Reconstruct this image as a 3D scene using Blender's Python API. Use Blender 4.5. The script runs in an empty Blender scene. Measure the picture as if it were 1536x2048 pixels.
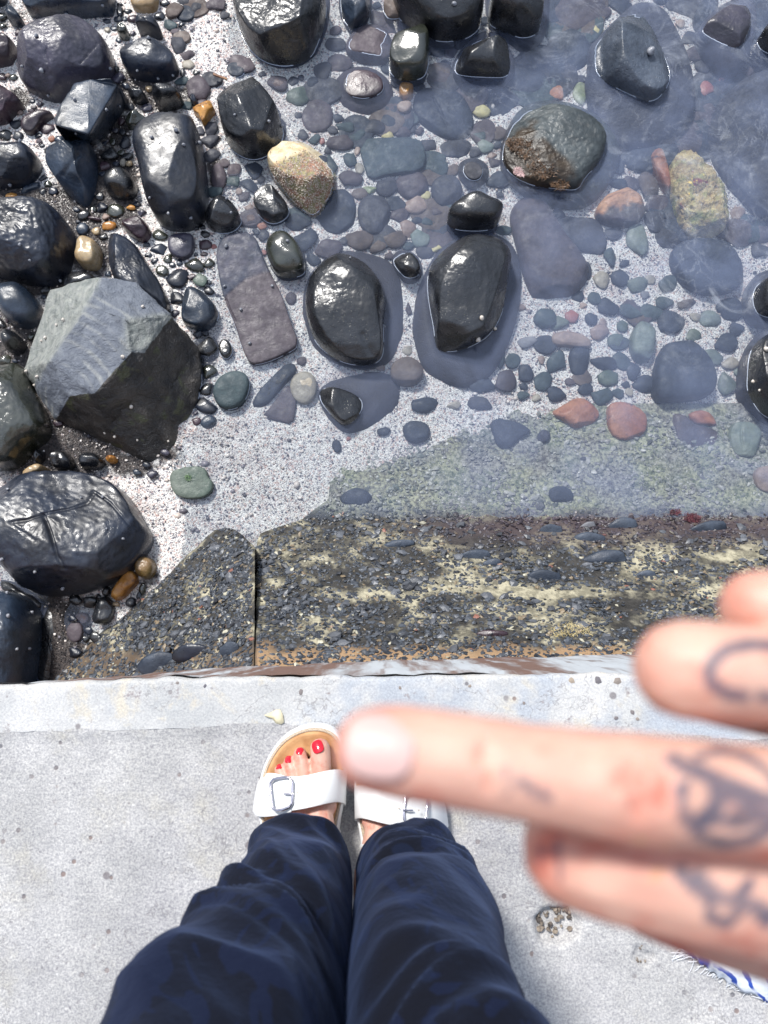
import bpy, bmesh, math, random
import numpy as np
from mathutils import Vector, Matrix
from mathutils.bvhtree import BVHTree
from mathutils.geometry import delaunay_2d_cdt
random.seed(7); rng = np.random.default_rng(7)
SC = bpy.context.scene
COL = SC.collection
rad = math.radians
# ------------------------------------------------------------------ camera
F = 1500.0                    # focal length in pixels of the 1536 x 2048 photograph
TH = math.atan(251.0 / F)     # forward tilt from straight down
H = 1.05                      # phone height above the promenade
cam = bpy.data.cameras.new('camera'); camo = bpy.data.objects.new('camera', cam); COL.objects.link(camo)
cam.sensor_fit = 'VERTICAL'; cam.sensor_height = 36; cam.lens = F / 2048 * 36
camo.location = (0, 0, H); camo.rotation_euler = (TH, 0, 0)
cam.clip_start = 0.01; cam.clip_end = 400
cam.dof.use_dof = True; cam.dof.focus_distance = 1.45; cam.dof.aperture_fstop = 9.0
SC.camera = camo
# ------------------------------------------------------------------ light
SUN_EL, SUN_AZ = 50.0, (-0.50, 0.866)      # the sun stands over the sea to the left
w = bpy.data.worlds.new('World'); SC.world = w; w.use_nodes = True
nt = w.node_tree; nt.nodes.clear()
sky = nt.nodes.new('ShaderNodeTexSky'); sky.sky_type = 'NISHITA'; sky.sun_disc = False
sky.sun_elevation = rad(SUN_EL)
sky.sun_rotation = math.atan2(SUN_AZ[0], SUN_AZ[1])
sky.air_density = 1.2; sky.dust_density = 1.5; sky.ozone_density = 1.6
hsv = nt.nodes.new('ShaderNodeHueSaturation'); hsv.inputs['Saturation'].default_value = .82; nt.links.new(sky.outputs[0], hsv.inputs['Color'])
# unseen cloud veil added over the blue for brighter reflections
tcw = nt.nodes.new('ShaderNodeTexCoord'); cn = nt.nodes.new('ShaderNodeTexNoise'); cn.inputs['Scale'].default_value = 2.6; cn.inputs['Detail'].default_value = 5; nt.links.new(tcw.outputs['Generated'], cn.inputs['Vector'])
cr_ = nt.nodes.new('ShaderNodeMapRange'); cr_.inputs['From Min'].default_value = .2; cr_.inputs['From Max'].default_value = .8; cr_.inputs['To Min'].default_value = .6; cr_.inputs['To Max'].default_value = .95; nt.links.new(cn.outputs['Fac'], cr_.inputs['Value'])
cmx = nt.nodes.new('ShaderNodeMix'); cmx.data_type = 'RGBA'; nt.links.new(cr_.outputs[0], cmx.inputs[0]); nt.links.new(hsv.outputs[0], cmx.inputs[6]); # added veil graded bright overhead, dim at the horizon, for rock contrast
sxyz = nt.nodes.new('ShaderNodeSeparateXYZ'); nt.links.new(tcw.outputs['Generated'], sxyz.inputs[0]); vz = nt.nodes.new('ShaderNodeMapRange'); vz.inputs['From Min'].default_value = 0; vz.inputs['From Max'].default_value = 1; vz.inputs['To Min'].default_value = .15; vz.inputs['To Max'].default_value = 1.25; nt.links.new(sxyz.outputs['Z'], vz.inputs['Value'])
vm = nt.nodes.new('ShaderNodeVectorMath'); vm.operation = 'SCALE'; vm.inputs[0].default_value = (7.6, 8.7, 10.8); nt.links.new(vz.outputs[0], vm.inputs['Scale']); nt.links.new(vm.outputs[0], cmx.inputs[7])
bg = nt.nodes.new('ShaderNodeBackground'); bg.inputs['Strength'].default_value = 0.086
wo = nt.nodes.new('ShaderNodeOutputWorld')
nt.links.new(cmx.outputs[2], bg.inputs[0]); nt.links.new(bg.outputs[0], wo.inputs[0])
sl = bpy.data.lights.new('sun', 'SUN'); sl.energy = 4.2; sl.angle = rad(9); sl.color = (1, 0.965, 0.91)
so = bpy.data.objects.new('sun', sl); COL.objects.link(so)
sd = Vector((SUN_AZ[0] * math.cos(rad(SUN_EL)), SUN_AZ[1] * math.cos(rad(SUN_EL)), math.sin(rad(SUN_EL))))
so.rotation_euler = sd.to_track_quat('Z', 'Y').to_euler(); so.location = (-2, 2, 4)
SC.view_settings.view_transform = 'Standard'; SC.view_settings.look = 'None'
SC.view_settings.exposure = 0.28; SC.view_settings.gamma = 1
SC.view_settings.use_curve_mapping = False
SC.cycles.max_bounces = 8; SC.cycles.transparent_max_bounces = 12
SC.cycles.caustics_reflective = False; SC.cycles.caustics_refractive = False
# ------------------------------------------------------------------ geometry helpers
AX = np.array((0, math.sin(TH), -math.cos(TH))); UP = np.array((0, math.cos(TH), math.sin(TH))); RT = np.array((1., 0, 0))
def P(px, py, z):
    """where the line of sight through a photograph pixel meets the level z"""
    px = np.asarray(px, float); py = np.asarray(py, float)
    d = AX + ((px - 768) / F)[..., None] * RT + ((1024 - py) / F)[..., None] * UP
    t = (np.asarray(z, float) - H) / d[..., 2]
    return np.array((0, 0, H)) + d * t[..., None]
def D(px, py, dep):
    """point on the line of sight at a given distance along the lens axis"""
    d = AX + (px - 768) / F * RT + (1024 - py) / F * UP
    return np.array((0, 0, H)) + d * dep
def proj(v):
    v = np.asarray(v, float) - np.array((0, 0, H))
    a = v @ AX
    return 768 + F * (v @ RT) / a, 1024 - F * (v @ UP) / a
_perm = np.random.default_rng(3).permutation(256); _perm = np.concatenate([_perm, _perm, _perm])
_grad = np.random.default_rng(5).normal(size=(256, 3)); _grad /= np.linalg.norm(_grad, axis=1)[:, None]
def noise3(p):
    p = np.asarray(p, float); i = np.floor(p).astype(int); f = p - i; u = f * f * f * (f * (f * 6 - 15) + 10)
    i &= 255
    def g(a, b, c):
        h = _perm[_perm[_perm[(i[..., 0] + a) & 255] + ((i[..., 1] + b) & 255)] + ((i[..., 2] + c) & 255)]
        return (_grad[h] * (f - np.array((a, b, c)))).sum(-1)
    L = lambda a, b, t: a + (b - a) * t
    x0 = L(L(g(0,0,0), g(1,0,0), u[...,0]), L(g(0,1,0), g(1,1,0), u[...,0]), u[...,1])
    x1 = L(L(g(0,0,1), g(1,0,1), u[...,0]), L(g(0,1,1), g(1,1,1), u[...,0]), u[...,1])
    return L(x0, x1, u[..., 2]) * 1.6
def fbm(p, o=4, gain=.5):
    p = np.asarray(p, float); s = 0; a = 1
    for k in range(o): s = s + a * noise3(p * 2 ** k + 17.3 * k); a *= gain
    return s
def sstep(a, b, x): t = np.clip((x - a) / (b - a), 0, 1); return t * t * (3 - 2 * t)
def mesh(name, V, Fc, mats=None, smooth=True):
    me = bpy.data.meshes.new(name); me.from_pydata([tuple(map(float, v)) for v in V], [], [tuple(map(int, f)) for f in Fc])
    if smooth: me.polygons.foreach_set('use_smooth', [True] * len(me.polygons))
    if mats is not None:
        for m in (mats if isinstance(mats, (list, tuple)) else [mats]): me.materials.append(m)
    me.update(); return me
def fastmesh(name, V, Fc, mat, smooth=False):
    """V n x 3, Fc m x k array of equal-sided faces"""
    me = bpy.data.meshes.new(name); V = np.asarray(V, np.float32); Fc = np.asarray(Fc, np.int32)
    me.vertices.add(len(V)); me.vertices.foreach_set('co', V.ravel())
    k = Fc.shape[1]; me.loops.add(Fc.size); me.loops.foreach_set('vertex_index', Fc.ravel())
    me.polygons.add(len(Fc)); me.polygons.foreach_set('loop_start', np.arange(len(Fc), dtype=np.int32) * k)
    me.polygons.foreach_set('use_smooth', np.full(len(Fc), smooth))
    me.materials.append(mat); me.update(calc_edges=True); me.validate(); return me
def obj(name, me, parent=None, loc=None):
    o = bpy.data.objects.new(name, me); COL.objects.link(o)
    if loc is not None: o.location = loc
    if parent is not None: o.parent = parent
    return o
def place(name, V, Fc, mat, origin, parent=None, smooth=True):
    """mesh given in world coordinates, its object standing at origin"""
    origin = np.array(origin, float)
    me = mesh(name, np.asarray(V) - origin, Fc, mat, smooth)
    if parent is not None: return obj(name, me, parent, tuple(origin - np.array(parent.location)))
    return obj(name, me, None, tuple(origin))
def empty(name, loc=(0, 0, 0)):
    o = bpy.data.objects.new(name, None); COL.objects.link(o); o.location = tuple(map(float, loc)); o.empty_display_size = .05; return o
def tag(o, label=None, cat=None, group=None, kind=None):
    if label: o['label'] = label
    if cat: o['category'] = cat
    if group: o['group'] = group
    if kind: o['kind'] = kind
    return o
def attr(me, name, vals):
    a = me.attributes.new(name, 'FLOAT', 'POINT'); a.data.foreach_set('value', np.asarray(vals, np.float32)); return a
def gridfaces(nr, nc, closed=False):
    r = np.arange(nr - 1)[:, None]; c = np.arange(nc if closed else nc - 1)[None, :]
    a = r * nc + c; b = r * nc + (c + 1) % nc; d = (r + 1) * nc + c; e = (r + 1) * nc + (c + 1) % nc
    return np.stack([a, b, e, d], -1).reshape(-1, 4)
# ------------------------------------------------------------------ node helpers
class N:
    def __init__(s, name):
        s.m = bpy.data.materials.new(name); s.m.use_nodes = True; s.t = s.m.node_tree; s.t.nodes.clear()
        s.out = s.t.nodes.new('ShaderNodeOutputMaterial')
        s.pos = s.t.nodes.new('ShaderNodeNewGeometry').outputs['Position']
    def n(s, typ, ins=None, **kw):
        x = s.t.nodes.new('ShaderNode' + typ)
        for k, v in kw.items(): setattr(x, k, v)
        for k, v in (ins or {}).items(): s.set(x, k, v)
        return x
    def set(s, x, k, v):
        if isinstance(v, bpy.types.NodeSocket): s.t.links.new(v, x.inputs[k])
        else:
            if isinstance(v, tuple) and len(v) == 3 and x.inputs[k].type == 'RGBA': v = (*v, 1)
            x.inputs[k].default_value = v
    def noise(s, scale, detail=4, rough=.55, dist=0, vec=None, lo=None, hi=None):
        x = s.n('TexNoise', {'Scale': scale, 'Detail': detail, 'Roughness': rough, 'Distortion': dist, 'Vector': vec or s.pos})
        o = x.outputs['Fac']
        return s.ramp(o, lo, hi) if lo is not None else o
    def vor(s, scale, feature='F1', out='Distance', vec=None, rnd=1.0):
        x = s.n('TexVoronoi', {'Scale': scale, 'Vector': vec or s.pos, 'Randomness': rnd}, feature=feature); return x.outputs[out]
    def ramp(s, v, lo, hi, a=0.0, b=1.0, smooth=True):
        x = s.n('MapRange', {'Value': v, 'From Min': lo, 'From Max': hi, 'To Min': a, 'To Max': b})
        x.interpolation_type = 'SMOOTHSTEP' if smooth else 'LINEAR'; return x.outputs['Result']
    def mix(s, f, a, b, mode='MIX'):
        x = s.n('Mix', data_type='RGBA', blend_type=mode)
        for i, v in ((0, f), (6, a), (7, b)):
            if isinstance(v, bpy.types.NodeSocket): s.t.links.new(v, x.inputs[i])
            else: x.inputs[i].default_value = (*v, 1) if isinstance(v, tuple) and len(v) == 3 else v
        return x.outputs[2]
    def math(s, op, a, b=0.0):
        x = s.n('Math', operation=op); s.set(x, 0, a); s.set(x, 1, b); return x.outputs[0]
    def at(s, name): return s.n('Attribute', attribute_name=name).outputs['Fac']
    def bump(s, h, strength, dist, prev=None):
        x = s.n('Bump', {'Height': h, 'Strength': strength, 'Distance': dist})
        if prev is not None: s.t.links.new(prev, x.inputs['Normal'])
        return x.outputs[0]
    def bsdf(s, **kw):
        x = s.n('BsdfPrincipled')
        for k, v in kw.items(): s.set(x, k.replace('_', ' '), v)
        s.t.links.new(x.outputs[0], s.out.inputs[0]); return x
    def scale(s, vec, sc):
        x = s.n('VectorMath', operation='MULTIPLY'); s.set(x, 0, vec); x.inputs[1].default_value = sc; return x.outputs[0]

def rock_mat(name, c1, c2, c3=None, rough=.3, ior=1.6, bs=1.0, bump=.6, pits=.4, veins=False, wet=0, film=.14):
    m = N(name); g = m.noise(9, 5, .6); f = m.noise(70, 5, .65)
    col = m.mix(m.ramp(g, .35, .65), c1, c2)
    if c3: col = m.mix(m.noise(22, 6, .7, .6, lo=.54, hi=.68), col, c3)
    col = m.mix(m.ramp(f, .3, .75), m.mix(1.0, col, (.72, .72, .74), 'MULTIPLY'), col)
    if veins:
        v = m.noise(14, 2, .5, 1.5); v = m.math('ABSOLUTE', m.math('SUBTRACT', v, .5)); col = m.mix(m.ramp(v, 0, .012, .6, 0), col, (.3, .3, .3))
    n1 = m.bump(m.noise(26 * bs, 5, .62), bump * .7, .008)
    n2 = m.bump(m.noise(150 * bs, 5, .65), bump * .6, .0022, n1)
    pz = m.vor(150 * bs, 'SMOOTH_F1'); n3 = m.bump(m.ramp(pz, .05, .35), pits * .5, .002, n2)
    r = m.ramp(m.noise(45, 4), .3, .7, rough * .75, rough * 1.35)
    if wet:        # a film of sea water over rough stone; under the surface the film is gone and grey silt settles
        zz_ = m.n('SeparateXYZ', {'Vector': m.pos}).outputs['Z']; up_ = m.ramp(zz_, -1.104, -1.100); col = m.mix(up_, m.mix(.72, col, m.mix(g, (.055, .058, .078), (.10, .10, .125))), col)
        wet = m.math('MULTIPLY', up_, wet)
        cn_ = m.bump(m.noise(230 * bs, 5, .7), bump * .6, .0014, m.bump(m.noise(50 * bs, 3, .5), bump * .3, .003))
        cn_ = m.bump(m.math('MULTIPLY', m.ramp(pz, .04, .3), m.noise(18, 3, lo=.4, hi=.6)), pits * .7, .0016, cn_)
        b = m.bsdf(Base_Color=col, Roughness=.55, IOR=1.28, Normal=n3, Coat_Weight=wet, Coat_IOR=ior, Coat_Roughness=m.ramp(m.noise(30, 4), .3, .7, film * .7, film * 1.5), Coat_Normal=cn_)
    else: m.bsdf(Base_Color=col, Roughness=r, IOR=ior, Normal=n3)
    return m.m
M = {}
M['black'] = rock_mat('wet_black_basalt', (.004, .006, .013), (.013, .021, .042), ior=1.55, bump=.5, wet=1, film=.32)
M['gloss'] = rock_mat('glossy_wet_basalt', (.0035, .004, .006), (.011, .013, .018), ior=1.66, bump=.5, pits=.8, wet=1, film=.24)
M['bluegrey'] = rock_mat('wet_bluegrey_basalt', (.010, .018, .032), (.030, .048, .080), ior=1.62, bump=.7, wet=.9, film=.27)
M['paleslate'] = rock_mat('pale_wet_slate', (.035, .047, .068), (.08, .10, .135), ior=1.6, bump=1.0, wet=.8, film=.3, pits=1.0)
M['purple'] = rock_mat('wet_purple_basalt', (.022, .021, .035), (.055, .05, .08), ior=1.6, bump=.8, wet=.9, film=.3)
M['maroon'] = rock_mat('maroon_basalt', (.025, .013, .021), (.06, .028, .042), ior=1.7, bump=1.0, wet=.8, film=.3)
M['olive'] = rock_mat('wet_olive_stone', (.010, .013, .008), (.034, .038, .024), ior=1.9, bump=.3, wet=1, film=.16)
M['sub'] = rock_mat('drowned_slate', (.035, .038, .05), (.07, .073, .09), (.10, .10, .11), rough=.6, ior=1.4, bump=.5)
M['submauve'] = rock_mat('drowned_mauve_slate', (.07, .058, .07), (.12, .10, .115), (.15, .13, .135), rough=.6, ior=1.4, bump=.5)
M['subteal'] = rock_mat('drowned_teal_slate', (.04, .062, .072), (.075, .105, .115), rough=.6, ior=1.4)
M['subblue'] = rock_mat('drowned_blue_slate', (.025, .034, .052), (.05, .062, .085), rough=.6, ior=1.4)
M['subbrown'] = rock_mat('drowned_brown_stone', (.09, .07, .065), (.17, .135, .12), rough=.6, ior=1.4)
M['paleteal'] = rock_mat('pale_green_stone', (.16, .21, .20), (.24, .28, .25), rough=.5, ior=1.45)
M['tan'] = rock_mat('tan_stone', (.36, .24, .12), (.55, .42, .25), (.25, .13, .05), rough=.28, ior=1.6, bump=.3, veins=True)
M['amber'] = rock_mat('amber_stone', (.42, .17, .03), (.6, .3, .08), (.18, .07, .02), rough=.3, ior=1.55, bump=.5)
M['orange'] = rock_mat('orange_brick_stone', (.34, .13, .08), (.46, .22, .14), (.12, .08, .09), rough=.5, ior=1.45)
M['peach'] = rock_mat('peach_stone', (.30, .22, .19), (.42, .32, .27), rough=.5, ior=1.45)
M['red'] = rock_mat('red_stone', (.34, .12, .11), (.40, .19, .17), rough=.45, ior=1.45)
M['beige'] = rock_mat('beige_stone', (.30, .27, .22), (.42, .38, .31), rough=.45, ior=1.45)
M['yellow'] = rock_mat('yellow_stone', (.5, .42, .16), (.6, .54, .28), rough=.45, ior=1.45)
M['lime'] = rock_mat('limegreen_stone', (.25, .30, .16), (.36, .40, .25), rough=.45, ior=1.45)
M['green'] = rock_mat('sage_stone', (.085, .12, .10), (.15, .18, .15), rough=.5, ior=1.45)
M['grey'] = rock_mat('pale_grey_stone', (.17, .18, .2), (.28, .28, .3), rough=.5, ior=1.45)
# ------------------------------------------------------------------ sea bed of pale shell gravel
ZW = -1.10
def bed_z(px, py):
    e = px + .12 * (py - 600)
    z = ZW + np.interp(e, [-200, 250, 380, 450, 700, 1000, 1500, 4000], [.02, .012, .006, -.008, -.03, -.058, -.085, -.25])
    z = z - .03 * sstep(50, 20, np.hypot((px - 175) * .8, (py - 1240) * .8))                # puddle at the foot of the bank
    z = z - .02 * sstep(40, 0, np.hypot(px - 410, (py - 700) * .7)) - .07 * sstep(110, 60, px) * sstep(1010, 1100, py) 
    return z
xs = np.concatenate([[-9000, -4000, -2000, -1000], np.arange(-500, 2100, 6), [2600, 3500, 6000, 12000]])
ys = np.concatenate([[-5200, -4200, -3000, -2000, -1200, -700], np.arange(-400, 1500, 6), [1800, 2600]])
X, Y = np.meshgrid(xs, ys); Z = bed_z(X, Y); B = P(X.ravel(), Y.ravel(), Z.ravel())
B[:, 2] += fbm(B * np.array((9, 9, 0)) + 3, 3) * .006 + noise3(B * np.array((60, 60, 0))) * .0022
mg = N('shell_gravel')
wob = mg.n('VectorMath', operation='ADD'); mg.set(wob, 0, mg.pos)
nz = mg.n('TexNoise', {'Scale': 90.0, 'Detail': 2.0, 'Vector': mg.pos}); sc_ = mg.scale(nz.outputs['Color'], (.006, .006, .006)); mg.set(wob, 1, sc_)
c1 = mg.vor(190, out='Color', vec=wob.outputs[0]); d1 = mg.vor(190, vec=wob.outputs[0]); sep = mg.n('SeparateColor'); mg.set(sep, 0, c1)
c2 = mg.vor(400, out='Color', vec=wob.outputs[0]); d2 = mg.vor(400, vec=wob.outputs[0]); sep2 = mg.n('SeparateColor'); mg.set(sep2, 0, c2)
base = mg.mix(sep.outputs[0], (.70, .68, .64), (.92, .90, .86)); base = mg.mix(mg.ramp(sep.outputs[1], .80, .86), base, (.66, .50, .45))
base = mg.mix(mg.ramp(sep.outputs[2], .88, .92), base, (.14, .14, .17)); base = mg.mix(mg.ramp(sep2.outputs[0], .80, .88), base, (.22, .21, .25)); base = mg.mix(mg.ramp(sep2.outputs[1], .9, .95), base, (.85, .82, .8))
base = mg.mix(mg.noise(7, 4, lo=.45, hi=.72), base, mg.mix(1.0, base, (.78, .72, .72), 'MULTIPLY'))
hgt = mg.math('ADD', mg.ramp(d1, 0, .55, 1, 0), mg.math('MULTIPLY', mg.ramp(d2, 0, .55, 1, 0), .5))
dk = mg.ramp(mg.math('ADD', mg.at('dark'), mg.math('MULTIPLY', mg.math('SUBTRACT', mg.noise(35, 4, .7), .5), .8)), .35, .65); base = mg.mix(dk, base, mg.mix(sep.outputs[0], (.012, .011, .014), (.09, .075, .07)))  # painted shade: near-black bed colour in the gaps between rocks
mg.bsdf(Base_Color=base, Roughness=mg.ramp(sep.outputs[2], 0, 1, .3, .7), Normal=mg.bump(hgt, .75, .004))
FB = gridfaces(len(ys), len(xs))
me = fastmesh('seabed', B, FB[:, ::-1], mg.m, True); _x, _y = X.ravel(), Y.ravel(); gap_shade = np.zeros(len(_x))
for (qx, qy, qa, qb, qs) in ((110, 905, 150, 60, 1.2), (100, 1290, 75, 110, 1.4), (215, 400, 90, 60, .6), (180, 500, 60, 70, .9), (410, 720, 30, 60, .9), (100, 250, 60, 50, .25), (330, 200, 80, 60, .7), (60, 560, 60, 60, .8), (20, 30, 60, 50, .6), (215, 350, 70, 60, 1.2), (60, 400, 100, 30, 1.1), (150, 440, 70, 90, 1.2), (90, 560, 80, 40, 1.2), (30, 700, 60, 70, 1.2), (235, 420, 60, 50, 1.0), (260, 180, 90, 50, 1.0), (230, 260, 40, 50, 1.0), (345, 470, 25, 20, .5), (395, 200, 30, 40, .8), (425, 330, 18, 60, .8), (120, 225, 30, 20, .3), (35, 200, 40, 30, .9), (190, 600, 120, 50, 1.0), (345, 590, 14, 40, .5), (350, 190, 60, 30, .8), (60, 880, 120, 80, 1.2), (260, 930, 60, 30, .9), (400, 800, 24, 60, .5), (0, 480, 60, 300, .8), (330, 905, 50, 40, .7), (300, 1150, 40, 60, .6), (230, 1180, 40, 50, .6), (160, 590, 60, 50, .8)): gap_shade = np.maximum(gap_shade, qs * np.exp(-((_x - qx) / qa) ** 2 - ((_y - qy) / qb) ** 2))  # blobs that place the painted gap shade
attr(me, 'dark', gap_shade); seabed = obj('seabed', me); tag(seabed, kind='structure')
deep = obj('deep_seabed', mesh('deep_seabed', [(-60, -6, -1.75), (60, -6, -1.75), (60, 90, -1.75), (-60, 90, -1.75)], [(0, 1, 2, 3)], mg.m)); tag(deep, kind='structure')
# ------------------------------------------------------------------ water sheet
def water():
    xs = np.concatenate([[-9000, -4000, -2000, -1000], np.arange(-500, 2100, 10), [2600, 3500, 6000, 12000]])
    ys = np.concatenate([[-5200, -4200, -3000, -2000, -1200, -700], np.arange(-400, 1400, 10)])
    X, Y = np.meshgrid(xs, ys); B = P(X.ravel(), Y.ravel(), np.full(X.size, ZW)); dep = ZW - bed_z(X, Y).ravel()
    wild = (sstep(650, 1250, X) * sstep(640, 120, Y) + sstep(1150, 1500, X) * .6 * sstep(900, 600, Y)).ravel().clip(0, 1)
    B[:, 2] += (noise3(B * np.array((11, 11, 0))) * .0016 + noise3(B * np.array((31, 31, 0)) + 4) * .0007) * (.15 + wild)
    me = fastmesh('sea_water', B, gridfaces(len(ys), len(xs))[:, ::-1], None or MW, True)
    attr(me, 'depth', dep); attr(me, 'wild', wild); return me
m = N('sea_water'); dp = m.at('depth'); wild = m.at('wild')
sv = m.scale(m.pos, (1, 1, 0))
n1 = m.bump(m.noise(13, 3, .5, .4, sv), .30, .010); n2 = m.bump(m.noise(48, 3, .5, .6, sv), .24, .0035, n1)
calm = m.n('Mix', data_type='VECTOR'); m.set(calm, 0, m.ramp(wild, 0, .8, .25, 1.0)); geo = m.n('NewGeometry')
m.t.links.new(geo.outputs['Normal'], calm.inputs[4]); m.t.links.new(n2, calm.inputs[5]); nrm = calm.outputs[1]
tr = m.n('BsdfTransparent', {'Color': (.95, .975, .99, 1)})
tint = m.n('BsdfDiffuse', {'Color': (.30, .37, .58, 1), 'Normal': nrm})
cl = m.noise(5, 4, .55, .5, sv); mk = m.math('MULTIPLY', m.ramp(dp, -.002, .09, .04, .135), m.ramp(cl, .3, .7, .55, 1.7))  # murk by depth; its broad blotches paint soft surface glare
mx = m.n('MixShader'); m.set(mx, 0, mk); m.t.links.new(tr.outputs[0], mx.inputs[1]); m.t.links.new(tint.outputs[0], mx.inputs[2])
# foamy threads where the swell comes in, plus painted ripple glare
r1 = m.math('ABSOLUTE', m.math('SUBTRACT', m.noise(7, 5, .6, 2.2, sv), .5)); r2 = m.math('ABSOLUTE', m.math('SUBTRACT', m.noise(16, 4, .6, 1.6, sv), .5))
th = m.math('MAXIMUM', m.ramp(r1, 0, .024, 1, 0), m.math('MULTIPLY', m.ramp(r2, 0, .022, 1, 0), .15)); th = m.math('MULTIPLY', th, m.noise(6, 4, .6, lo=.40, hi=.62, vec=sv))
bub = m.math('MULTIPLY', m.ramp(m.vor(80, vec=sv), .03, .09, 1, 0), m.noise(4, 3, lo=.58, hi=.68, vec=sv))
foam_glare = m.math('MULTIPLY', m.math('MAXIMUM', m.math('MULTIPLY', th, .09), bub), m.ramp(wild, .05, .6))
fd = m.n('BsdfDiffuse', {'Color': (.82, .86, .92, 1)}); foam_glare = m.math('MAXIMUM', foam_glare, m.math('MULTIPLY', m.math('MULTIPLY', m.noise(6.5, 6, .68, 1.2, sv, lo=.52, hi=.78), .20), m.ramp(wild, .0, .55)))  # broad pale patches paint ripple glare into the water colour
mx2 = m.n('MixShader'); m.set(mx2, 0, foam_glare); m.t.links.new(mx.outputs[0], mx2.inputs[1]); m.t.links.new(fd.outputs[0], mx2.inputs[2])
gl = m.n('BsdfGlossy', {'Roughness': .04, 'Normal': nrm}); fz = m.n('Fresnel', {'IOR': 1.45, 'Normal': nrm})
mx3 = m.n('MixShader'); m.set(mx3, 0, fz.outputs[0]); m.t.links.new(mx2.outputs[0], mx3.inputs[1]); m.t.links.new(gl.outputs[0], mx3.inputs[2])
m.t.links.new(mx3.outputs[0], m.out.inputs[0]); MW = m.m
tag(obj('sea_water', water()), kind='structure')
# ------------------------------------------------------------------ quay wall and promenade
EX = [-1500, 0, 256, 512, 768, 1024, 1260, 1536, 3000]; EY = [1400, 1371, 1357, 1353, 1352, 1350, 1345, 1336, 1300]    # top edge of the wall (level 0)
BX = [-1500, 0, 260, 512, 768, 1024, 1260, 1536, 3000]; BY = [1410, 1375, 1352, 1333, 1322, 1316, 1311, 1303, 1270]    # its foot (level -0.6)
SX = [-1500, 0, 250, 500, 700, 1000, 1250, 1536, 3000]; SY = [1475, 1464, 1459, 1451, 1450, 1462, 1470, 1478, 1500]    # back of the smooth edging
mcn = N('rough_concrete')
def conc(m, smooth):
    n = m.noise(5, 6, .72); sp = m.noise(330, 5, .8); sp2 = m.noise(520, 2, .6)
    if smooth: col = m.mix(m.ramp(n, .35, .65), (.43, .437, .435), (.555, .55, .535)); col = m.mix(m.noise(14, 5, .7, .5, lo=.53, hi=.66), col, (.55, .51, .43)); col = m.mix(m.noise(3.2, 5, .7, lo=.5, hi=.62), col, (.40, .43, .47)); col = m.mix(m.noise(34, 6, .75, lo=.6, hi=.68), col, (.30, .27, .27))
    else: col = m.mix(m.ramp(n, .35, .65), (.45, .445, .435), (.62, .61, .59)); col = m.mix(m.noise(2.3, 4, .6, lo=.4, hi=.62), col, m.mix(1.0, col, (.82, .82, .85), 'MULTIPLY')); col = m.mix(m.noise(11, 5, .7, lo=.5, hi=.75), col, (.50, .48, .43))
    col = m.mix(m.ramp(sp, .34, .66), m.mix(1.0, col, (.58, .58, .63) if not smooth else (.82, .82, .86), 'MULTIPLY'), m.mix(1.0, col, (1.16, 1.16, 1.15), 'MULTIPLY'))
    v = m.vor(62, out='Distance'); vc = m.vor(62, out='Color'); se = m.n('SeparateColor'); m.set(se, 0, vc)
    ag = m.math('MULTIPLY', m.ramp(v, .16, .24, 1, 0), m.ramp(se.outputs[0], .62, .68) if not smooth else m.ramp(se.outputs[0], .95, .98))
    ag = m.math('MULTIPLY', ag, m.noise(8, 3, lo=.42, hi=.58)); col = m.mix(m.math('MULTIPLY', ag, .8), col, m.mix(se.outputs[1], (.10, .10, .12), (.22, .15, .13)))
    w = m.vor(26); wc = m.n('SeparateColor'); m.set(wc, 0, m.vor(26, out='Color')); big = m.math('MULTIPLY', m.ramp(w, .1, .16, 1, 0), m.ramp(wc.outputs[1], .86, .9)); col = m.mix(m.math('MULTIPLY', big, .75), col, (.16, .14, .15)); fine = m.vor(150); fc_ = m.n('SeparateColor'); m.set(fc_, 0, m.vor(150, out='Color')); col = m.mix(m.math('MULTIPLY', m.math('MULTIPLY', m.ramp(fine, .2, .32, 1, 0), m.ramp(fc_.outputs[0], .8, .84)), .6 if not smooth else .25), col, m.mix(fc_.outputs[1], (.16, .15, .17), (.75, .74, .72)))
    crk = m.math('ABSOLUTE', m.math('SUBTRACT', m.noise(3.5, 6, .6, .6), .5)); col = m.mix(m.ramp(crk, 0, .0030, .6, 0), col, (.2, .19, .2))
    h = m.math('SUBTRACT', sp, m.math('MULTIPLY', ag, .8))
    m.bsdf(Base_Color=col, Roughness=.85, Normal=m.bump(h, .55 if not smooth else .3, .0028, m.bump(m.noise(70, 5, .7), .4, .004)))
conc(mcn, False); mce = N('trowelled_concrete'); conc(mce, True)
mwf = N('stained_wall_face'); sv = mwf.scale(mwf.pos, (4, 4, .35)); n = mwf.noise(2.2, 6, .6, .4, sv)
fxy = mwf.ramp(mwf.n('SeparateXYZ', {'Vector': mwf.pos}).outputs['X'], -.28, -.02)
col = mwf.mix(mwf.ramp(n, .44, .58), (.20, .12, .095), (.56, .60, .64)); col = mwf.mix(mwf.noise(9, 4, vec=sv, lo=.55, hi=.7), col, (.28, .25, .25))
mwf.bsdf(Base_Color=col, Roughness=.7, Normal=mwf.bump(mwf.noise(60), .4, .004))
cx = np.concatenate([np.linspace(-1500, -20, 12), np.arange(0, 1540, 12), np.linspace(1560, 3000, 12)])
qw = empty('quay_wall', P(768, 1345, 0) * np.array((1, 1, 0)) + np.array((0, 0, -1.3))); tag(qw, 'long concrete quay wall with a pale trowelled top edge above the gravelly bank', 'quay wall')
E = P(cx, np.interp(cx, EX, EY), np.zeros(len(cx))); Bt = P(cx, np.interp(cx, BX, BY), np.full(len(cx), -.6)); Sb = P(cx, np.interp(cx, SX, SY), np.zeros(len(cx)))
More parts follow.
